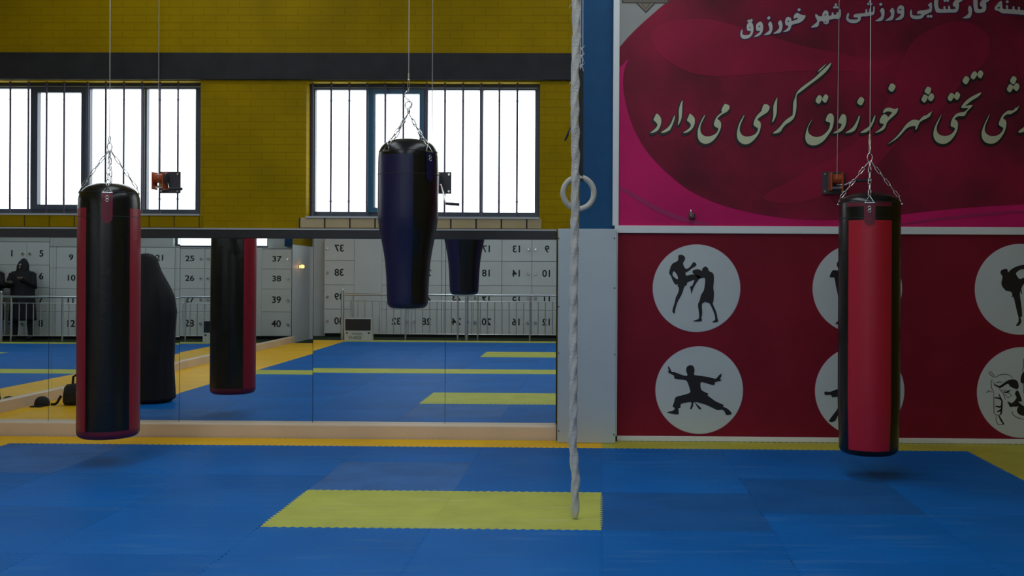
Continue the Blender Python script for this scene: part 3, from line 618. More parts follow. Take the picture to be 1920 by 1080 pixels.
JUDO = [[(230,405),(215,440),(225,500),(250,550)], [(265,390),(300,360),(370,348),(420,362),(450,395)], [(245,555),(248,640),(250,770),(270,785),(310,785)], [(275,790),(270,840),(290,885),(355,885),(330,850),(305,800),(290,785)],
        [(165,548),(195,525),(235,545)], [(195,322),(198,345),(230,370),(255,388)], [(205,318),(235,345),(262,380)], [(235,430),(270,470),(320,500)], [(270,440),(310,430),(340,440)], [(300,500),(350,560),(370,620)], [(320,520),(380,520),(440,580),(400,600),(350,560)], [(440,740),(450,780),(500,815),(568,830)], [(440,690),(500,640),(560,690),(440,695)], [(390,640),(420,690),(445,690)], [(560,180),(565,250),(550,320)], [(530,430),(560,450),(568,560)]]
JUDOT = [[(300,560),(335,640),(330,700),(325,770),(310,785)], [(255,600),(300,605),(330,620)], [(265,690),(305,700),(330,690)], [(280,750),(310,740),(328,720)], [(300,790),(325,840),(355,885)], [(250,460),(300,485),(340,470)], [(350,540),(385,545),(420,520)]]
DISC = [(1306, 540.5, 81.5), (1607.5, 541, 83.2), (1913, 542.5, 84.5), (1311, 731.5, 81.5), (1612, 733, 83.2), (1917, 736, 84.5)]
for i, (cx, cy, r) in enumerate(DISC):
    rim = MB(); flat(rim, px_loop([(cx + (r + .8) * math.cos(2 * PI * k / 72), cy + (r + .8) * math.sin(2 * PI * k / 72)) for k in range(72)], O, 1, YBN - .002, 1), YBN - .002, .003)
    d = MB(); flat(d, px_loop([(cx + r * math.cos(2 * PI * k / 72), cy + r * math.sin(2 * PI * k / 72)) for k in range(72)], O, 1, YBN - .004, 1), YBN - .004, .003)
    do = d.build('disc', m_disc, lo); rim.build('disc_rim', m_discrim, do)
    s = MB()
    for (org, sc), pts in SIL[i]: flat(s, px_loop(pts, org, sc, YBN - .006, 2), YBN - .006, .003)
    if i == 5:
        for ln in JUDO: px_stroke(s, ln, 6, *K4, YBN - .006, .003)
        for ln in JUDOT: px_stroke(s, ln, 18, *K4, YBN - .006, .003)
    for hi, (org, sc), pts in HOLES:
        if hi == i: flat(s, px_loop(pts, org, sc, YBN - .007, 2), YBN - .007, .002, 1)
    s.build('silhouette', [m_ink, m_disc], do)

# small hook on the banner
q = at(1297, 404, YBN - .02)
h = empty('wall_hook', (q.x, YBN, q.z), 'small shiny hook on the lower edge of the magenta banner', 'hook')
mb = MB().rbox(q.x - .028, q.x + .028, YBN - .03, YBN - .004, q.z - .028, q.z + .022, .008); mb.build('base', m_hook, h)
MB().tube([(q.x - .01, YBN - .03, q.z), (q.x - .01, YBN - .07, q.z), (q.x - .01, YBN - .085, q.z + .02), (q.x - .012, YBN - .075, q.z + .045)], .009, 8).build('peg', m_steel, h)

# ------------------------------------------------------------------ foam mats
def wob(t): return .011 * math.sin(2 * PI * t / .052)
def mat_tile(x0, x1, y0, y1, m, name='foam_mat'):
    pts = []
    def edge(ax, c, a, b, flip):
        n = max(2, int(abs(b - a) / .0085)); r = []
        for i in range(n):
            t = a + (b - a) * i / n; k = min(1, 8 * min(i, n - i) / n)
            r.append((t, c + wob(t) * k) if ax == 'x' else (c + wob(t) * k, t))
        return r
    pts = edge('x', y0, x0, x1, 0) + edge('y', x1, y0, y1, 0) + edge('x', y1, x1, x0, 0) + edge('y', x0, y1, y0, 0)
    cx, cy = (x0 + x1) / 2, (y0 + y1) / 2; hx, hy = (x1 - x0) / 2, (y1 - y0) / 2; n = len(pts)
    ins = lambda d: [((x - cx) * (1 - d / hx), (y - cy) * (1 - d / hy)) for x, y in pts]
    a, b = ins(.0005), ins(.0018)
    vs = [(x, y, -.03) for x, y in a] + [(x, y, -.0015) for x, y in a] + [(x, y, 0) for x, y in b]
    fs = [(i, (i + 1) % n, n + (i + 1) % n, n + i) for i in range(n)] + [(n + i, n + (i + 1) % n, 2 * n + (i + 1) % n, 2 * n + i) for i in range(n)]
    fs += [tuple(range(2 * n, 3 * n)), tuple(reversed(range(n)))]
    o = MB().add(vs, fs).build(name, m, None, loc=None); o.location = (cx, cy, 0); return o
YF, YBK, XA, XZ = 8.92, -2.3, -5.0, 3.04
GX = [-5, -4, -3, -2, -1, 0, 1, 2.02, 3.04]
A = [8.92, 8.24, 7.22, 6.21, 5.1, 4.05, 3.43, 2.45, 1.45, .4, -.65, -1.7]
B = [8.92, 7.70, 6.66, 5.6, 4.75, 4.05, 3.43, 2.45, 1.45, .4, -.65, -1.7]
GB = 'blue interlocking foam mats of the training floor'
special = {(3, 8.24): ('scuffed grey blue foam mat behind the left half of the yellow rectangle', m_matgrey), (5, 7.22): ('dull worn blue foam mat touching the right end of the yellow rectangle', m_matdark),
           (6, 7.70): ('darker worn blue foam mat in front of the red fronted bag', m_matdark), (0, 8.92): ('faded blue foam mat at the far left beside the yellow border', m_matgrey)}
for i in range(8):
    seams_y = A if i in (3, 4, 5) else B
    for y1, y0 in zip(seams_y, seams_y[1:]):
        if (y1, y0) == (4.05, 3.43):
            o = mat_tile(GX[i], GX[i + 1], y0, y1, m_matlime); tag(o, 'narrow yellow foam mat of the line across the floor in the mirror', 'mat', 'yellow mats of the cross line'); continue
        if i in (3, 4) and y1 == 7.22:
            o = mat_tile(GX[i], GX[i + 1], y0, y1, m_matlime)
            tag(o, 'left half of the yellow foam rectangle on the blue floor' if i == 3 else 'right half of the yellow foam rectangle, under the end of the rope', 'mat', 'yellow rectangle mats'); continue
        if i in (3, 4) and y1 == 1.45:
            o = mat_tile(GX[i], GX[i + 1], y0, y1, m_matlime)
            tag(o, 'yellow foam mat of the farther small rectangle in the mirror', 'mat', 'farther yellow rectangle mats'); continue
        sp = special.get((i, y1))
        o = mat_tile(GX[i], GX[i + 1], y0, y1, sp[1] if sp else m_matblue)
        tag(o, sp[0] if sp else 'plain blue foam mat interlocked into the training floor', 'mat', GB)
bx = [XL + .12, -5.0, -4, -3, -2, -1, 0, .1, 1.1, 2.1, 3.04, XR]
yfe = YM - .045
for a, b in zip(bx, bx[1:]):
    gold = b <= 0.05
    x1 = b
    o = mat_tile(a, b, YF, 9.275, m_matgold if gold else m_matolive)
    tag(o, 'golden yellow foam border strip along the ledge under the mirror' if gold else 'olive yellow foam border strip along the foot of the red banner', 'mat', 'golden border mats along the mirror' if gold else 'olive border mats along the banner')
for k in range(11):
    y1 = 8.92 - 1.0 * k; y0 = y1 - 1.0
    tag(mat_tile(XL + .125, XA, y0, y1, m_matgold), 'golden yellow foam border mat along the side mirrors', 'mat', 'golden border mats along the side wall')
    if k < 4: tag(mat_tile(XZ, XR - .01, y0, y1, m_matolive), 'olive yellow foam border mat at the right edge of the blue floor', 'mat', 'olive border mats at the right')
for i in range(8):
    tag(mat_tile(GX[i], GX[i + 1], -2.15, -1.7, m_matlime), 'yellow foam border strip in front of the steel railing', 'mat', 'yellow border mats by the railing')

# ------------------------------------------------------------------ lockers, railing and carton behind the camera
YL = -3.4
def number_mesh(txt):
    cu = bpy.data.curves.new('n', 'FONT'); cu.body = txt; cu.size = .2; cu.offset = .004; cu.align_x = 'CENTER'; cu.align_y = 'CENTER'; cu.extrude = .0015
    t = bpy.data.objects.new('n', cu); C.objects.link(t); bpy.context.view_layer.update()
    me = bpy.data.meshes.new_from_object(t.evaluated_get(bpy.context.evaluated_depsgraph_get()))
    bpy.data.objects.remove(t); bpy.data.curves.remove(cu)
    for v in me.vertices: x, y, z = v.co; v.co = (-x, z, y)
    me.flip_normals() if False else None
    me.materials.clear(); me.materials.append(m_num); return me
LH, LZ0, CW = .508, .045, .63
door_src = None; knob_src = None
def locker(xr, ncol, first, label):
    """cabinet whose right edge (larger x) is xr; doors numbered downwards from first"""
    xl = xr - ncol * CW
    t = empty('locker_cabinet', ((xl + xr) / 2, YL, 0), label, 'locker', 'white lockers along the back wall')
    bd = MB().rbox(xl + .002, xr - .002, YB + .02, YL - .02, LZ0, LZ0 + 4 * LH + .02, .004)
    tag(bd.build('body', m_gap, t), 'grey carcass edges')
    MB().box(xl, xr, YB + .05, YL - .08, -.03, LZ0).build('plinth', m_plinth, t)
    for c in range(ncol):
        cx = xr - (c + .5) * CW
        for r in range(4):
            z = LZ0 + (3 - r) * LH + LH / 2
            d = MB().rbox(cx - CW / 2 + .004, cx + CW / 2 - .004, YL - .018, YL, z - LH / 2 + .004, z + LH / 2 - .004, .003).build('door', m_locker, t, loc=(cx, YL, z))
            if first is None: continue
            kx = cx + (-1 if (c % 2 == 0) else 1) * (CW / 2 - .075)
            kn = MB(); kn.tube([(kx, YL, z), (kx, YL + .018, z), (kx, YL + .02, z), (kx, YL + .04, z)], [.012, .012, .03, .022], 12)
            kn.build('knob', m_chrome, d)
            num = bpy.data.objects.new('number', number_mesh(str(first + c * 4 + r))); C.objects.link(num)
            num.parent = d; num.location = (0, .0015, 0)
    return t
X0 = .415
struct('trim_14', MB().box(XL + .03, -5.845, YL - .30, YL - .27, -.03, 2.15), m_white, 'white filler board between the last locker and the side wall', 'wall panel')
for k in range(4):
    f = 1 + 8 * k
    locker(X0 - 2 * CW * k, 2, f, 'white two column locker cabinet with doors numbered %d to %d' % (f, f + 7))
xq = X0 - 8 * CW
t = empty('tall_cabinet', (xq - .29, YL, 0), 'tall plain white cabinet without numbers beside the numbered lockers', 'cabinet')
MB().rbox(xq - .575, xq, YB + .02, YL - .005, LZ0, LZ0 + 4 * LH + .02, .004).build('body', m_locker, t)
MB().box(xq - .575, xq, YB + .05, YL - .08, -.03, LZ0).build('plinth', m_plinth, t)
locker(xq - .575, 1, 37, 'white single column locker with doors numbered 37 to 40')

RY = -2.5
rl = empty('steel_railing', (-2, RY, -.03), 'long stainless steel railing in front of the lockers', 'railing')
RX0, RX1 = -5.22, 1.6
MB().tube([(RX0, RY, .89), (RX1, RY, .89)], .024, 12).build('top_rail', m_steel, rl)
MB().tube([(RX0, RY, .76), (RX1, RY, .76)], .009, 8).build('mid_rail', m_steel, rl)
MB().tube([(RX0, RY, .10), (RX1, RY, .10)], .011, 8).build('bottom_rail', m_steel, rl)
pxs = [RX0, -2.72, -.2]
for x in pxs:
    mb = MB().cyl((x, RY, -.03), (x, RY, .95), .036, 16); mb.lathe([(.0, -.035), (.025, -.025), (.035, 0), (.025, .025), (.0, .035)], (x, RY, .98), 16); mb.build('post', m_steel, rl)
for x in (-5.02, -3.95, -2.9, -2.5, -1.45, -.4): MB().cyl((x, RY, -.03), (x, RY, .88), .018, 12).build('secondary_post', m_steel, rl)
x = RX0 + .16
while x < RX1:
    MB().cyl((x, RY, .10), (x, RY, .76), .0105, 8).build('baluster', m_steel, rl); x += .145

cx = -4.78; cyb = -1.95
cb = empty('carton', (cx, cyb, 0), 'white appliance carton with a dark printed screen standing by the railing', 'carton')
MB().rbox(cx - .27, cx + .27, cyb - .16, cyb, 0, .44, .004).build('box', m_card, cb)
MB().box(cx - .25, cx + .25, cyb - .001, cyb + .003, .20, .425).build('printed_screen', m_screen, cb)
def card_text(txt, size, x, z):
    cu = bpy.data.curves.new('n', 'FONT'); cu.body = txt; cu.size = size; cu.align_x = 'CENTER'; cu.align_y = 'CENTER'; cu.extrude = .001
    t = bpy.data.objects.new('n', cu); C.objects.link(t); bpy.context.view_layer.update()
    me = bpy.data.meshes.new_from_object(t.evaluated_get(bpy.context.evaluated_depsgraph_get())); bpy.data.objects.remove(t); bpy.data.curves.remove(cu)
    for v in me.vertices: a, b, c = v.co; v.co = (-a * 1.15, c, b)
    me.materials.clear(); me.materials.append(m_screen)
    o = bpy.data.objects.new('lettering', me); C.objects.link(o); o.parent = cb; o.location = (x - cx, .002, z)
card_text('SONY', .085, cx - .06, .055)
mb = MB(); mb.box(cx - .12, cx + .08, cyb - .001, cyb + .002, .142, .150); mb.box(cx - .13, cx + .1, cyb - .001, cyb + .002, .122, .128)
mb.box(cx - .24, cx - .2, cyb - .001, cyb + .002, .14, .165); mb.box(cx + .19, cx + .24, cyb - .001, cyb + .002, .14, .165)
mb.build('small_print', m_screen, cb)
# warm lamp at the end of the side wall
q = Vector((XL + .03, -2.85, 1.62))
lp = empty('wall_lamp', q, 'small warm glowing lamp on the white board near the lockers', 'lamp')
MB().rbox(q.x, q.x + .02, q.y - .05, q.y + .05, q.z - .06, q.z + .06, .004).build('back_plate', m_steel, lp)
MB().lathe([(.03, -.03), (.045, 0), (.04, .03), (.02, .05)], (q.x + .065, q.y, q.z), 16).build('shade', m_lamp, lp)

# ------------------------------------------------------------------ punching bags
def dome_profile(R, z0, z1, top=.10, bot=.05, nse=2.4):
    H = z1 - z0; p = [(0.0, z0)]
    for k in range(1, 7):
        a = PI / 2 * k / 6; p.append((R(z0 + bot) - (bot) * (1 - math.sin(a)) if R(z0 + bot) > bot else R(z0), z0 + bot * (1 - math.cos(a))))
    n = 90
    for k in range(1, n + 1):
        z = z0 + bot + (H - bot - top) * k / n; p.append((R(z), z))
    rt = R(z1 - top)
    for k in range(1, 15):
        a = PI / 2 * k / 14; c_, s_ = max(math.cos(a), 0) ** (2 / nse), math.sin(a) ** (2 / nse)
        p.append((max(rt * c_, 0.0), z1 - top + top * s_))
    return p
def bag(c, R, z0, z1, matfn, mats, hookz, label, name, tagcol, tag_ang, chain_angs, top=.10, bot=.05, nse=2.4, ring=.09):
    t = empty(name, (c[0], c[1], z0), label, 'punching bag')
    body = MB().lathe(dome_profile(R, z0, z1, top, bot, nse), (c[0], c[1], 0), 72, matfn=matfn); bo = body.build('body', mats, t)
    zr = z1 - ring; sE = lambda z: R(min(z, z1 - top)) * (max(0, 1 - ((z - z1 + top) / top) ** nse) ** (1 / nse) if z > z1 - top else 1); rr = sE(zr)
    sm = MB().torus((c[0], c[1], zr + .008), sE(zr + .008) + .0005, .003, 'Z', 60, 6); 
    sm.torus((c[0], c[1], z1 - top - .10), R(z1 - top - .10) + .0005, .0022, 'Z', 60, 6); sm.build('seam', m_dgrey, bo)
    hk = Vector((c[0], c[1], hookz))
    for a in chain_angs:
        an = math.radians(a); d = Vector((math.sin(an), -math.cos(an), 0))
        p = Vector((c[0], c[1], zr)) + d * (rr + .004)
        # triangular ring, its strap and the chain up to the hook
        tv = (Vector((0, 0, 1)) * .9 - d * .35).normalized(); sd = Vector((math.cos(an), math.sin(an), 0))
        tri = MB().tube([p + sd * .032, p - sd * .032, p + tv * .055], .0042, 6, closed=True); 
        tri.tube([p + sd * .036, p - sd * .036], .005, 6); tri.build('strap_ring', m_chrome, t)
        MB().chain(p + tv * .055, hk + d * .008, .064, .026, .0036).build('chain', m_chrome, t)
    an = math.radians(tag_ang)
    # leather tab that carries the front ring
    vs = []; fs = []; nz = 9; zt = zr + .0; zbm = z1 - top - .155
    for j in range(nz + 1):
        z = zt + (zbm - zt) * j / nz; wd_ = .038 if j < nz - 1 else (.034 if j == nz - 1 else .012)
        for i in range(5):
            rb = sE(z)
            rb += .005; aa = an + (i / 2 - 1) * wd_ / rb
            vs.append((c[0] + rb * math.sin(aa), c[1] - rb * math.cos(aa), z))
    for j in range(nz):
        for i in range(4): fs.append((j * 5 + i, j * 5 + i + 1, j * 5 + 6 + i, j * 5 + 5 + i))
    tb = MB().add(vs, fs, 0, True).build('tab', tagcol, t)
    rv = MB()
    for dz in (.035, .058):
        z = zr - dz; rb = sE(z) + .008
        cc = Vector((c[0] + rb * math.sin(an), c[1] - rb * math.cos(an), z)); pts = []
        for k in range(12):
            th = 2 * PI * k / 12; pts.append(cc + Vector((math.cos(an), math.sin(an), 0)) * .010 * math.cos(th) + Vector((0, 0, .010 * math.sin(th))))
        rv.tube(pts, .0032, 6, closed=True)
    rv.build('rivet', m_chrome, tb)
    return t, hk
def carabiner(t, p, h=.10, s_hook=False):
    mb = MB(); x, y, z = p
    if s_hook:
        pts = []
        for k in range(34):
            u = k / 33
            pts.append((x - .004 + .030 * math.sin(2 * PI * u * .98) * (1 - .15 * u), y + .004 * math.cos(PI * u), z + .045 + .125 * u))
        mb.tube(pts, .005, 8); mb.torus((x - .002, y, z + .065), .024, .0045, 'Y', 22, 8, sy=1.15)
        mb.tube([(x, y, z), (x + .002, y, z + .02), (x - .002, y, z + .04)], [.009, .012, .008], 10)
        for dx in (-.007, .007): mb.tube([(x, y, z + .165), (x + dx, y, z + .21), (x + dx * .6, y, z + .255), (x, y, z + .275)], .0025, 6)
        mb.tube([(x, y, z + .255), (x, y, z + .30)], .009, 10)
    else:
        mb.torus((x, y, z + .03), .018, .0045, 'Y', 20, 8, sy=1.7); mb.torus((x, y, z + .085), .016, .0045, 'X', 20, 8, sy=1.7)
    mb.build('hook', m_chrome, t)
    return z + (.29 if s_hook else .11)
def cable(path, label):
    o = MB().tube(path, .003, 6).build('steel_cable', m_cable); tag(o, label, 'cable')
    return o
def pulley(p, label):
    t = empty('pulley', p, label, 'pulley')
    MB().cyl((p[0], p[1] - .012, p[2] - .03), (p[0], p[1] + .012, p[2] - .03), .03, 16).build('wheel', m_steel, t)
    MB().box(p[0] - .02, p[0] + .02, p[1] - .02, p[1] + .02, p[2] - .04, ZC).build('bracket', m_plate, t)

# red and black bag on the left
Y1 = 8.05; c1 = at(204, 600, Y1); z0 = at(204, 818, Y1).z; z1 = at(204, 343, Y1).z
rad = 55.5 * Y1 / F
R1 = lambda z: rad * (1.0 if z > 1.2 else 1.0) * (1 - .02 * max(0, (z - 1.7)) / .4)
def mf1(a, z):
    if z < z0 + .07: return 1
    if z > z1 - .20: return 0 if not (50 < a < 62) else 0
    a = a % 360
    return 2 if (65 < a < 135 or 247 < a < 342) else 0
hz = at(199, 283, Y1).z
t, hk = bag((c1.x, c1.y), R1, z0, z1, mf1, [m_blk, m_dred, m_redl], hz, 'heavy bag with black front and red sides hanging before the left window', 'heavy_bag', m_dred, 21, (21, 111, 201, 291), top=.16, bot=.045, nse=2.6, ring=.085)
ztop = carabiner(t, hk, .1)
wx1 = at(318, 342, YW - .02)
def winch(px_, py_, Yp, label, flip, handle_dir):
    p = at(px_, py_, Yp); t = empty('hand_winch', (p.x, Yp, p.z), label, 'winch')
    s = .195
    pl = MB().rbox(p.x - s / 2 + (.0 if not flip else 0), p.x + s / 2, Yp, Yp + .012, p.z - s / 2, p.z + s / 2, .003); pl.build('back_plate', m_plate, t)
    for dx in (-.075, .075):
        for dz in (-.075, .075): MB().cyl((p.x + dx, Yp - .008, p.z + dz), (p.x + dx, Yp + .004, p.z + dz), .010, 10).build('bolt', m_chrome, t)
    k = 1 if flip else -1
    xo = p.x - k * -.0 + (.01 if flip else -.06)
    for dx in (-.05, .045): MB().rbox(xo + dx - .004, xo + dx + .004, Yp - .12, Yp, p.z - .07, p.z + .085, .003).build('side_plate', m_orange, t)
    MB().cyl((xo - .05, Yp - .06, p.z + .03), (xo + .045, Yp - .06, p.z + .03), .04, 20).build('drum', m_orange, t)
    MB().cyl((xo - .05, Yp - .07, p.z - .045), (xo + .045, Yp - .07, p.z - .045), .012, 12).build('drive_shaft', m_chrome, t)
    MB().cyl((xo + .05, Yp - .06, p.z + .03), (xo + .062, Yp - .06, p.z + .03), .048, 24).build('gear', m_plate, t)
    cr = MB(); a = Vector((xo + .075, Yp - .07, p.z - .02)); b = a + Vector(handle_dir)
    cr.tube([(xo, Yp - .07, p.z - .02), a, b], .008, 8); co = cr.build('crank', m_chrome, t)
    MB().tube([b, b + Vector((.12, -.01, -.008 if handle_dir[2] < -.1 else .004))], .013, 12).build('handle', m_dgrey, co)
    return Vector((xo - .002, Yp - .098, p.z + .03))
YWN = YW + .02
d1 = winch(318, 342, YWN, 'orange hand winch bolted to the bars of the left window', False, (.025, -.04, -.05))
d2 = winch(826, 343, YWN, 'hand winch on the bars of the right window, half behind the navy bag', False, (.05, -.04, -.17))
d3 = winch(1563, 343, YBN - .025, 'orange hand winch bolted to the pink banner beside the red fronted bag', True, (.06, -.05, .03))
cable([(hk.x, hk.y, ztop), (hk.x - .005, hk.y, ZC - .06), (hk.x, hk.y + .3, ZC - .03), (d1.x, YWN - .13, ZC - .03), (d1.x + .0, d1.y, ZC - .1), d1], 'thin steel cable from the left bag over the ceiling to the left winch')
pulley((hk.x, hk.y, ZC - .02), 'ceiling pulley above the left bag')

# navy and black tapered bag
Y2 = 7.82; c2 = at(765, 420, Y2); z0b = at(765, 578, Y2).z; z1b = at(765, 261, Y2).z
prof2 = [(578, 37), (560, 38.3), (520, 40), (490, 42.5), (470, 45.5), (450, 49.5), (430, 53.5), (410, 55.8), (390, 56.5), (330, 56.5), (300, 56)]
def R2(z):
    py_ = PY - (z - CH) * F / Y2 - .005 * (c2.x * F / Y2 + 0) * 0
    py_ += (261 - (PY - (z1b - CH) * F / Y2))
    P = prof2
    if py_ >= P[0][0]: return P[0][1] * Y2 / F
    for (a, ra), (b, rb) in zip(P, P[1:]):
        if b <= py_ <= a:
            u = (a - py_) / (a - b); return (ra + (rb - ra) * u) * Y2 / F
    return P[-1][1] * Y2 / F
def mf2(a, z):
    if z > z1b - .118: return 0
    a = a % 360
    if z < z0b + .03: return 2
    return 1 if (a > 285 or a < 18 or 82 < a < 132 or 191 < a < 258) else 0
hz2 = at(765, 214, Y2).z
t, hk2 = bag((c2.x, c2.y), R2, z0b, z1b, mf2, [m_blk, m_navy, m_navyd], hz2, 'navy and black bag tapering to a narrow lower half, before the right window', 'tapered_bag', m_navy, 54, (54, 144, 234, 324), top=.165, bot=.045, nse=2.9, ring=.105)
ztop2 = carabiner(t, hk2, .1, True)
cable([(hk2.x, hk2.y, ztop2), (hk2.x, hk2.y, ZC - .06), (hk2.x, hk2.y + .3, ZC - .03), (d2.x, YWN - .13, ZC - .03), (d2.x, d2.y, ZC - .1), d2], 'thin steel cable from the navy bag over the ceiling to the middle winch')
pulley((hk2.x, hk2.y, ZC - .02), 'ceiling pulley above the navy bag')

# red fronted bag on the right
Y3 = 7.8; c3 = at(1629.5, 600, Y3); z0c = at(1630, 849, Y3).z; z1c = at(1630, 360, Y3).z
rad3 = 56.5 * Y3 / F
R3 = lambda z: rad3 * (1 - .06 * max(0, (.55 - z)) / .4)
def mf3(a, z):
    a = a % 360
    if z < z0c + .05: return 0
    if z > z1c - .086: return 0
    if z > z1c - .112: return 2 if (a < 30 or a > 302) else 0
    if z > z1c - .205: return 0
    return 1 if (a < 29 or a > 303 or 123 < a < 209) else 0
hz3 = at(1628, 303, Y3).z
t, hk3 = bag((c3.x, c3.y), R3, z0c, z1c, mf3, [m_blk, m_red, m_dred], hz3, 'heavy bag with red front and black sides hanging before the red banners', 'heavy_bag', m_dred, -14, (-14, 76, 166, 256), top=.095, bot=.045, nse=2.1, ring=.09)
ztop3 = carabiner(t, hk3, .1)
MB().tube([(hk3.x, hk3.y, ztop3 - .02), (hk3.x, hk3.y, ztop3 + .03), (hk3.x, hk3.y, ztop3 + .05), (hk3.x, hk3.y, ztop3 + .09)], [.008, .011, .011, .008], 10).build('swivel', m_chrome, t)
cable([(hk3.x, hk3.y, ztop3 + .08), (hk3.x, hk3.y, ZC - .06), (hk3.x, hk3.y + .3, ZC - .03), (d3.x + .02, YBN - .15, ZC - .03), (d3.x + .02, d3.y, ZC - .1), d3], 'thin steel cable from the red fronted bag over the ceiling to the right winch')
pulley((hk3.x, hk3.y, ZC - .02), 'ceiling pulley above the red fronted bag')

# ------------------------------------------------------------------ climbing rope and ring
YR = 6.47
rp = [(1080, -300), (1080, -100), (1079.5, 0), (1081, 60), (1078.5, 130), (1077.5, 200), (1079, 300), (1078, 400), (1076.5, 480), (1075.5, 560), (1075, 640), (1075.5, 720), (1074.5, 790), (1073.5, 830), (1077, 870), (1079.5, 900), (1077.5, 935), (1078.5, 960), (1078, 971)]
P = [at(a, b, YR) for a, b in rp]; P = [Vector((P[0].x, YR, ZC - .02))] + P
P[-1].z = max(P[-1].z, .012)
pts = []
for i in range(len(P) - 1):
    a, b = P[i], P[i + 1]; n = max(2, int((b - a).length / .012))
    pts += [a.lerp(b, k / n) for k in range(n)]
pts.append(P[-1])
sm = pts[:]
for _ in range(6): sm = [sm[0]] + [(sm[i - 1] + sm[i] * 2 + sm[i + 1]) / 4 for i in range(1, len(sm) - 1)] + [sm[-1]]
random.seed(3)
rs = [.0245 + .0016 * math.sin(i * .55) + random.uniform(-.0007, .0007) for i in range(len(sm))]
rs[-1] = .017; rs[-2] = .022
ro = MB().tube(sm, rs, 18, lobes=3, twist=42, amp=.13).build('climbing_rope', m_rope); tag(ro, 'thick white twisted climbing rope hanging down to the yellow rectangle', 'rope')
fz = MB()
for px_, py_, a in ((1072, 155, 2.6), (1086, 105, .3), (1071, 10, 2.8), (1086, 118, -.3), (1072, 240, 3.4)):
    q = at(1078, py_, YR - .0); d = Vector((math.cos(a), 0, math.sin(a)))
    fz.tube([q + d * .018, q + d * .03 + Vector((0, 0, -.01)), q + d * .036 + Vector((0, 0, -.03))], .0016, 5)
fz.build('frayed_strand', m_rope, ro)
YG = 6.95
rc = at(1085, 362, YG)
rg = empty('gym_ring', (rc.x, YG, rc.z), 'cream gymnastic ring on a black strap beside the climbing rope', 'gym ring')
ang = math.radians(8)
mb = MB(); pts = []
Rg = 29 * YG / F
for i in range(56):
    th = 2 * PI * i / 56; pts.append(Vector((rc.x + Rg * math.cos(th) * math.cos(ang), YG + Rg * math.cos(th) * math.sin(ang), rc.z + Rg * 1.02 * math.sin(th))))
mb.tube(pts, .0185, 16, closed=True).build('ring', m_ring, rg)
s0 = at(1089, 326, YG); s1 = at(1090, 128, YG)
mb = MB(); zt = rc.z + Rg
for yy in (-.012, .012):
    mb.add([(s0.x - .014, YG + yy, zt - .022), (s0.x + .016, YG + yy, zt - .022), (s1.x + .014, YG + yy * .3, s1.z), (s1.x - .014, YG + yy * .3, s1.z)], [(0, 1, 2, 3)])
    mb.add([(s0.x - .014, YG + yy * 1.2, zt - .022), (s0.x + .016, YG + yy * 1.2, zt - .022), (s1.x + .014, YG + yy * .3 + .002, s1.z), (s1.x - .014, YG + yy * .3 + .002, s1.z)], [(0, 1, 2, 3)])
mb.box(s0.x - .014, s0.x + .016, YG - .021, YG + .021, zt - .027, zt - .020)
mb.build('strap', m_strap, rg)
ta, tb_ = at(1074, 232, YG), at(1059, 264, YG)
MB().tube([Vector((s0.x - .01, YG + .006, ta.z + .06)), ta + Vector((0, .01, 0)), (ta + tb_) / 2, tb_], [.006, .007, .009, .006], 6).build('strap_tail', m_strap, rg)
mb = MB()
for dx in (-.004, .006):
    mb.tube([(s1.x + dx, YG, s1.z - .02), (s1.x + dx * 1.5, YG, s1.z + .15), (s1.x + dx, YG, ZC - .01)], .0028, 6)
for py_ in (92, 106, 124):
    q = at(1089.5, py_, YG); mb.lathe([(.0, -.012), (.009, -.004), (.009, .004), (.0, .012)], (s1.x, YG, q.z), 8)
    mb.tube([(s1.x, YG - .006, q.z), (s1.x + .016, YG - .01, q.z + .012), (s1.x + .02, YG - .01, q.z + .022)], .002, 5)
    mb.tube([(s1.x, YG - .006, q.z), (s1.x + .012, YG - .01, q.z - .016), (s1.x + .012, YG - .01, q.z - .035)], .002, 5)
mb.build('cord', m_cord, rg)

# ------------------------------------------------------------------ people and the black bag seen in the mirrors
def loft(rings, n=56, folds=None):
    """rings: (z, cx, cy, rx, ry, fold amplitude)"""
    vs = []; fs = []
    for j, (z, cx, cy, rx, ry, am) in enumerate(rings):
        for k in range(n):
            th = 2 * PI * k / n
            f = 1 + am * (.55 * math.sin(9 * th + .8 * math.sin(2.1 * z)) + .45 * math.sin(14 * th + 1.7 + z))
            vs.append((cx + rx * f * math.cos(th), cy + ry * f * math.sin(th), z))
    for j in range(len(rings) - 1):
        for k in range(n): fs.append((j * n + k, j * n + (k + 1) % n, (j + 1) * n + (k + 1) % n, (j + 1) * n + k))
    fs.append(tuple(reversed(range(n)))); fs.append(tuple(range((len(rings) - 1) * n, len(rings) * n)))
    return MB().add(vs, fs, 0, True)
def interp(rings, m=5):
    out = []
    for a, b in zip(rings, rings[1:]):
        for k in range(m):
            u = k / m; u2 = u * u * (3 - 2 * u) if False else u
            out.append(tuple(x + (y - x) * u2 for x, y in zip(a, b)))
    out.append(rings[-1]); return out
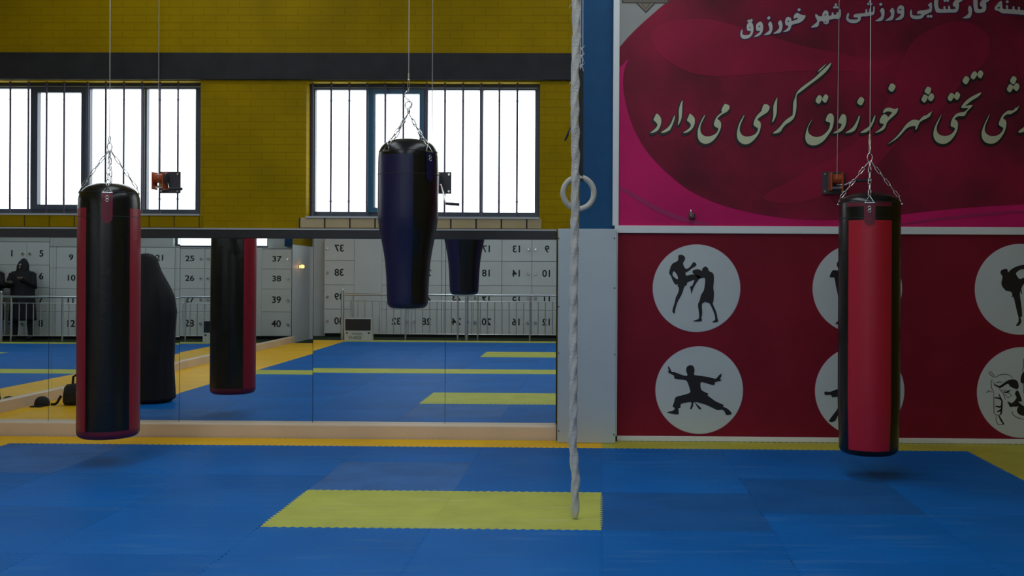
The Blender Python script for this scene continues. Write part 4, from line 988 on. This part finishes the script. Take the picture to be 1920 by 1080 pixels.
def head_face(t, c, facing, r=.098):
    """oval head with nose, eyes and mouth; facing is a unit vector on the ground"""
    f = Vector(facing); s = Vector((f.y, -f.x, 0)); hb = MB(); n = 24; vs = []; m = 16
    for j in range(m + 1):
        ph = PI * j / m
        for k in range(n):
            th = 2 * PI * k / n; x = math.sin(ph) * math.cos(th); y = math.sin(ph) * math.sin(th); z = -math.cos(ph)
            jaw = 1 - .22 * max(0, -z) ; d = f * (y * r * 1.0 * jaw) + s * (x * r * .78 * jaw) + Vector((0, 0, z * r * 1.22))
            if y > .8 and abs(x) < .2 and -.35 < z < .12: d += f * .018 * (1 - abs(x) / .2)
            if y > .6 and .2 < abs(x) < .5 and .02 < z < .25: d -= f * .008
            vs.append(Vector(c) + d)
    fs = [(j * n + k, j * n + (k + 1) % n, (j + 1) * n + (k + 1) % n, (j + 1) * n + k) for j in range(m) for k in range(n)]
    o = hb.add(vs, fs, 0, True).build('face', m_skin, t)
    eb = MB()
    for sx in (-1, 1):
        e = Vector(c) + f * (r * .86) + s * (sx * r * .33) + Vector((0, 0, r * .12)); eb.lathe([(0, -.006), (.011, -.003), (.011, .003), (0, .006)], e, 10)
    mo = Vector(c) + f * (r * .84) - Vector((0, 0, r * .55)); eb.tube([mo - s * .022, mo + f * .004, mo + s * .022], .004, 6)
    eb.build('eyes_and_mouth', m_ink, o)
# person wrapped in a black cloak, standing on the left border (out of the direct view)
px0, py0 = -5.01, 7.12
pr = empty('person', (px0, py0, 0), 'person wrapped head to foot in a black cloak, standing beside the mats in the mirror', 'person')
rings = [(.0, -.02, 0, .235, .22, .05), (.04, -.0, 0, .265, .25, .07), (.12, .01, 0, .25, .245, .08), (.4, .015, 0, .235, .235, .07), (.75, .02, 0, .245, .23, .05), (1.0, .03, 0, .258, .225, .035), (1.17, .02, 0, .245, .205, .02),
         (1.28, .0, 0, .215, .19, .012), (1.38, -.02, 0, .18, .165, .008), (1.46, -.035, 0, .152, .15, .004), (1.53, -.045, 0, .136, .142, .002), (1.59, -.05, 0, .124, .13, 0), (1.635, -.05, 0, .10, .11, 0), (1.66, -.05, 0, .065, .075, 0), (1.67, -.05, 0, .02, .025, 0)]
cl = loft([(z, px0 + x, py0 + y, rx, ry, a) for z, x, y, rx, ry, a in interp(rings)]).build('cloak', m_cloth, pr)
head_face(pr, (px0 - .05, py0 - .055, 1.53), (0, -1, 0))
for sx in (-1, 1):
    MB().rbox(px0 + sx * .09 - .04, px0 + sx * .09 + .04, py0 - .33, py0 - .10, 0.0, .06, .02).build('shoe', m_dgrey, pr)

def skin_body(name, verts, edges, radii, m, parent, loc):
    me = bpy.data.meshes.new(name); me.from_pydata(verts, edges, []); me.materials.append(m)
    o = bpy.data.objects.new(name, me); C.objects.link(o); o.parent = parent; o.location = loc
    sk = o.modifiers.new('skin', 'SKIN'); sk.use_smooth_shade = True
    for i, r in enumerate(radii): me.skin_vertices[0].data[i].radius = (r, r)
    me.skin_vertices[0].data[0].use_root = True
    sb = o.modifiers.new('sub', 'SUBSURF'); sb.levels = 2; sb.render_levels = 2
    return o
def hooded_person(x, y, label, side, h=1.0):
    t = empty('person', (x, y, -.03), label, 'person')
    s = side
    V = [(0, 0, .95), (0, 0, 1.15), (0, 0, 1.35), (0, 0, 1.47), (0, 0, 1.55),
         (.10, 0, .88), (.13, .03, .50), (.15, 0, .09), (.16, .12, .04), (-.10, 0, .88), (-.14, -.02, .50), (-.17, -.03, .09), (-.17, .10, .04),
         (.19, 0, 1.40), (.27, .04, 1.14), (.12 * 1, .22, 1.22), (-.19, 0, 1.40), (-.27, .05, 1.14), (-.10, .24, 1.30)]
    V = [(a * s, b, c) for a, b, c in V]
    E = [(0, 1), (1, 2), (2, 3), (3, 4), (0, 5), (5, 6), (6, 7), (7, 8), (0, 9), (9, 10), (10, 11), (11, 12), (2, 13), (13, 14), (14, 15), (2, 16), (16, 17), (17, 18)]
    Rr = [.15, .13, .14, .06, .06, .10, .075, .05, .045, .10, .075, .05, .045, .075, .055, .042, .075, .055, .042]
    tag(skin_body('body', V, E, Rr, m_denim, t, (0, 0, 0)), 'dark clothes')
    # long coat and pointed hood
    rg_ = [(.42, 0, 0, .27, .20, .05), (.7, 0, 0, .25, .19, .05), (1.0, 0, 0, .235, .18, .03), (1.25, 0, 0, .25, .18, .02), (1.38, 0, 0, .23, .16, .01), (1.44, 0, 0, .15, .13, .0), (1.5, 0, .0, .115, .125, 0), (1.58, 0, -.01, .112, .128, 0), (1.66, 0, -.02, .085, .10, 0), (1.72, 0, -.035, .045, .055, 0), (1.75, 0, -.04, .008, .012, 0)]
    loft([(z - .03, x + cx_, y + cy_, rx, ry, a) for z, cx_, cy_, rx, ry, a in interp(rg_)]).build('hooded_coat', m_coat, t)
    for sx, px_, py_, pz_ in ((1, .27, .04, 1.14), (-1, -.27, .05, 1.14)):
        px_ *= s
        MB().tube([(x + sx * s * .19, y, 1.37), (x + px_, y + py_, 1.11), (x + (.12 if sx > 0 else -.10) * s, y + .22, 1.19 if sx > 0 else 1.27)], [.085, .075, .06], 14).build('sleeve', m_coat, t)
        hx, hy, hz_ = x + (.12 if sx > 0 else -.10) * s, y + .25, (1.19 if sx > 0 else 1.28)
        hd = MB(); hd.rbox(hx - .04, hx + .04, hy - .02, hy + .05, hz_ - .022, hz_ + .022, .015)
        for k in range(4): hd.tube([(hx - .03 + .02 * k, hy + .045, hz_), (hx - .03 + .02 * k, hy + .075 + .004 * (k % 3), hz_ + .006), (hx - .028 + .02 * k, hy + .088, hz_ + .028)], .0085, 6)
        hd.tube([(hx + .035 * sx, hy, hz_), (hx + .052 * sx, hy + .025, hz_ + .015), (hx + .045 * sx, hy + .05, hz_ + .03)], .0095, 6)
        hd.build('hand', m_skin, t)
    head_face(t, (x, y + .03, 1.52), (0, 1, 0), .092)
    return t
hooded_person(-.40, -2.92, 'hooded person in a dark coat behind the railing, shown whole in the mirror', 1)
hooded_person(.30, -2.98, 'second hooded person cut off at the left end of the mirror', -1)

bx_, by_ = -5.685, 7.40
sb = empty('shoulder_bag', (bx_, by_, 0), 'black shoulder bag with a trailing strap on the yellow border in the mirror', 'bag')
rg_ = [(.0, 0, 0, .12, .085, .01), (.03, 0, 0, .14, .10, .012), (.12, 0, 0, .137, .095, .012), (.19, 0, 0, .125, .085, .012), (.22, 0, 0, .10, .06, .01), (.228, 0, 0, .04, .03, 0)]
loft([(z, bx_ + a, by_ + b, rx, ry, m_) for z, a, b, rx, ry, m_ in interp(rg_, 3)], 40).build('body', m_bagcloth, sb)
MB().rbox(bx_ - .09, bx_ + .09, by_ + .085, by_ + .115, .04, .15, .02).build('pocket', m_bagcloth, sb)
MB().tube([(bx_ - .04, by_, .22), (bx_ - .035, by_, .30), (bx_ - .0, by_, .325), (bx_ + .02, by_, .30), (bx_ + .022, by_, .22)], .013, 10).build('handle', m_bagcloth, sb)
MB().tube([(bx_ - .15, by_ + .03, .10), (bx_ - .18, by_ + .05, .03), (bx_ - .20, by_ + .06, .012), (bx_ - .22, by_ + .09, .012), (bx_ - .235, by_ + .06, .012)], .014, 8).build('strap', m_bagcloth, sb)
cpx, cpy = bx_ - .31, by_ + .12
cp = empty('cap', (cpx, cpy, 0), 'small black cap lying beside the shoulder bag in the mirror', 'cap')
MB().lathe([(.075, .0), (.078, .03), (.066, .07), (.04, .095), (.0, .105)], (cpx, cpy, 0), 24).build('crown', m_bagcloth, cp)
MB().rbox(cpx - .06, cpx + .06, cpy + .05, cpy + .14, .002, .012, .004).build('brim', m_bagcloth, cp)
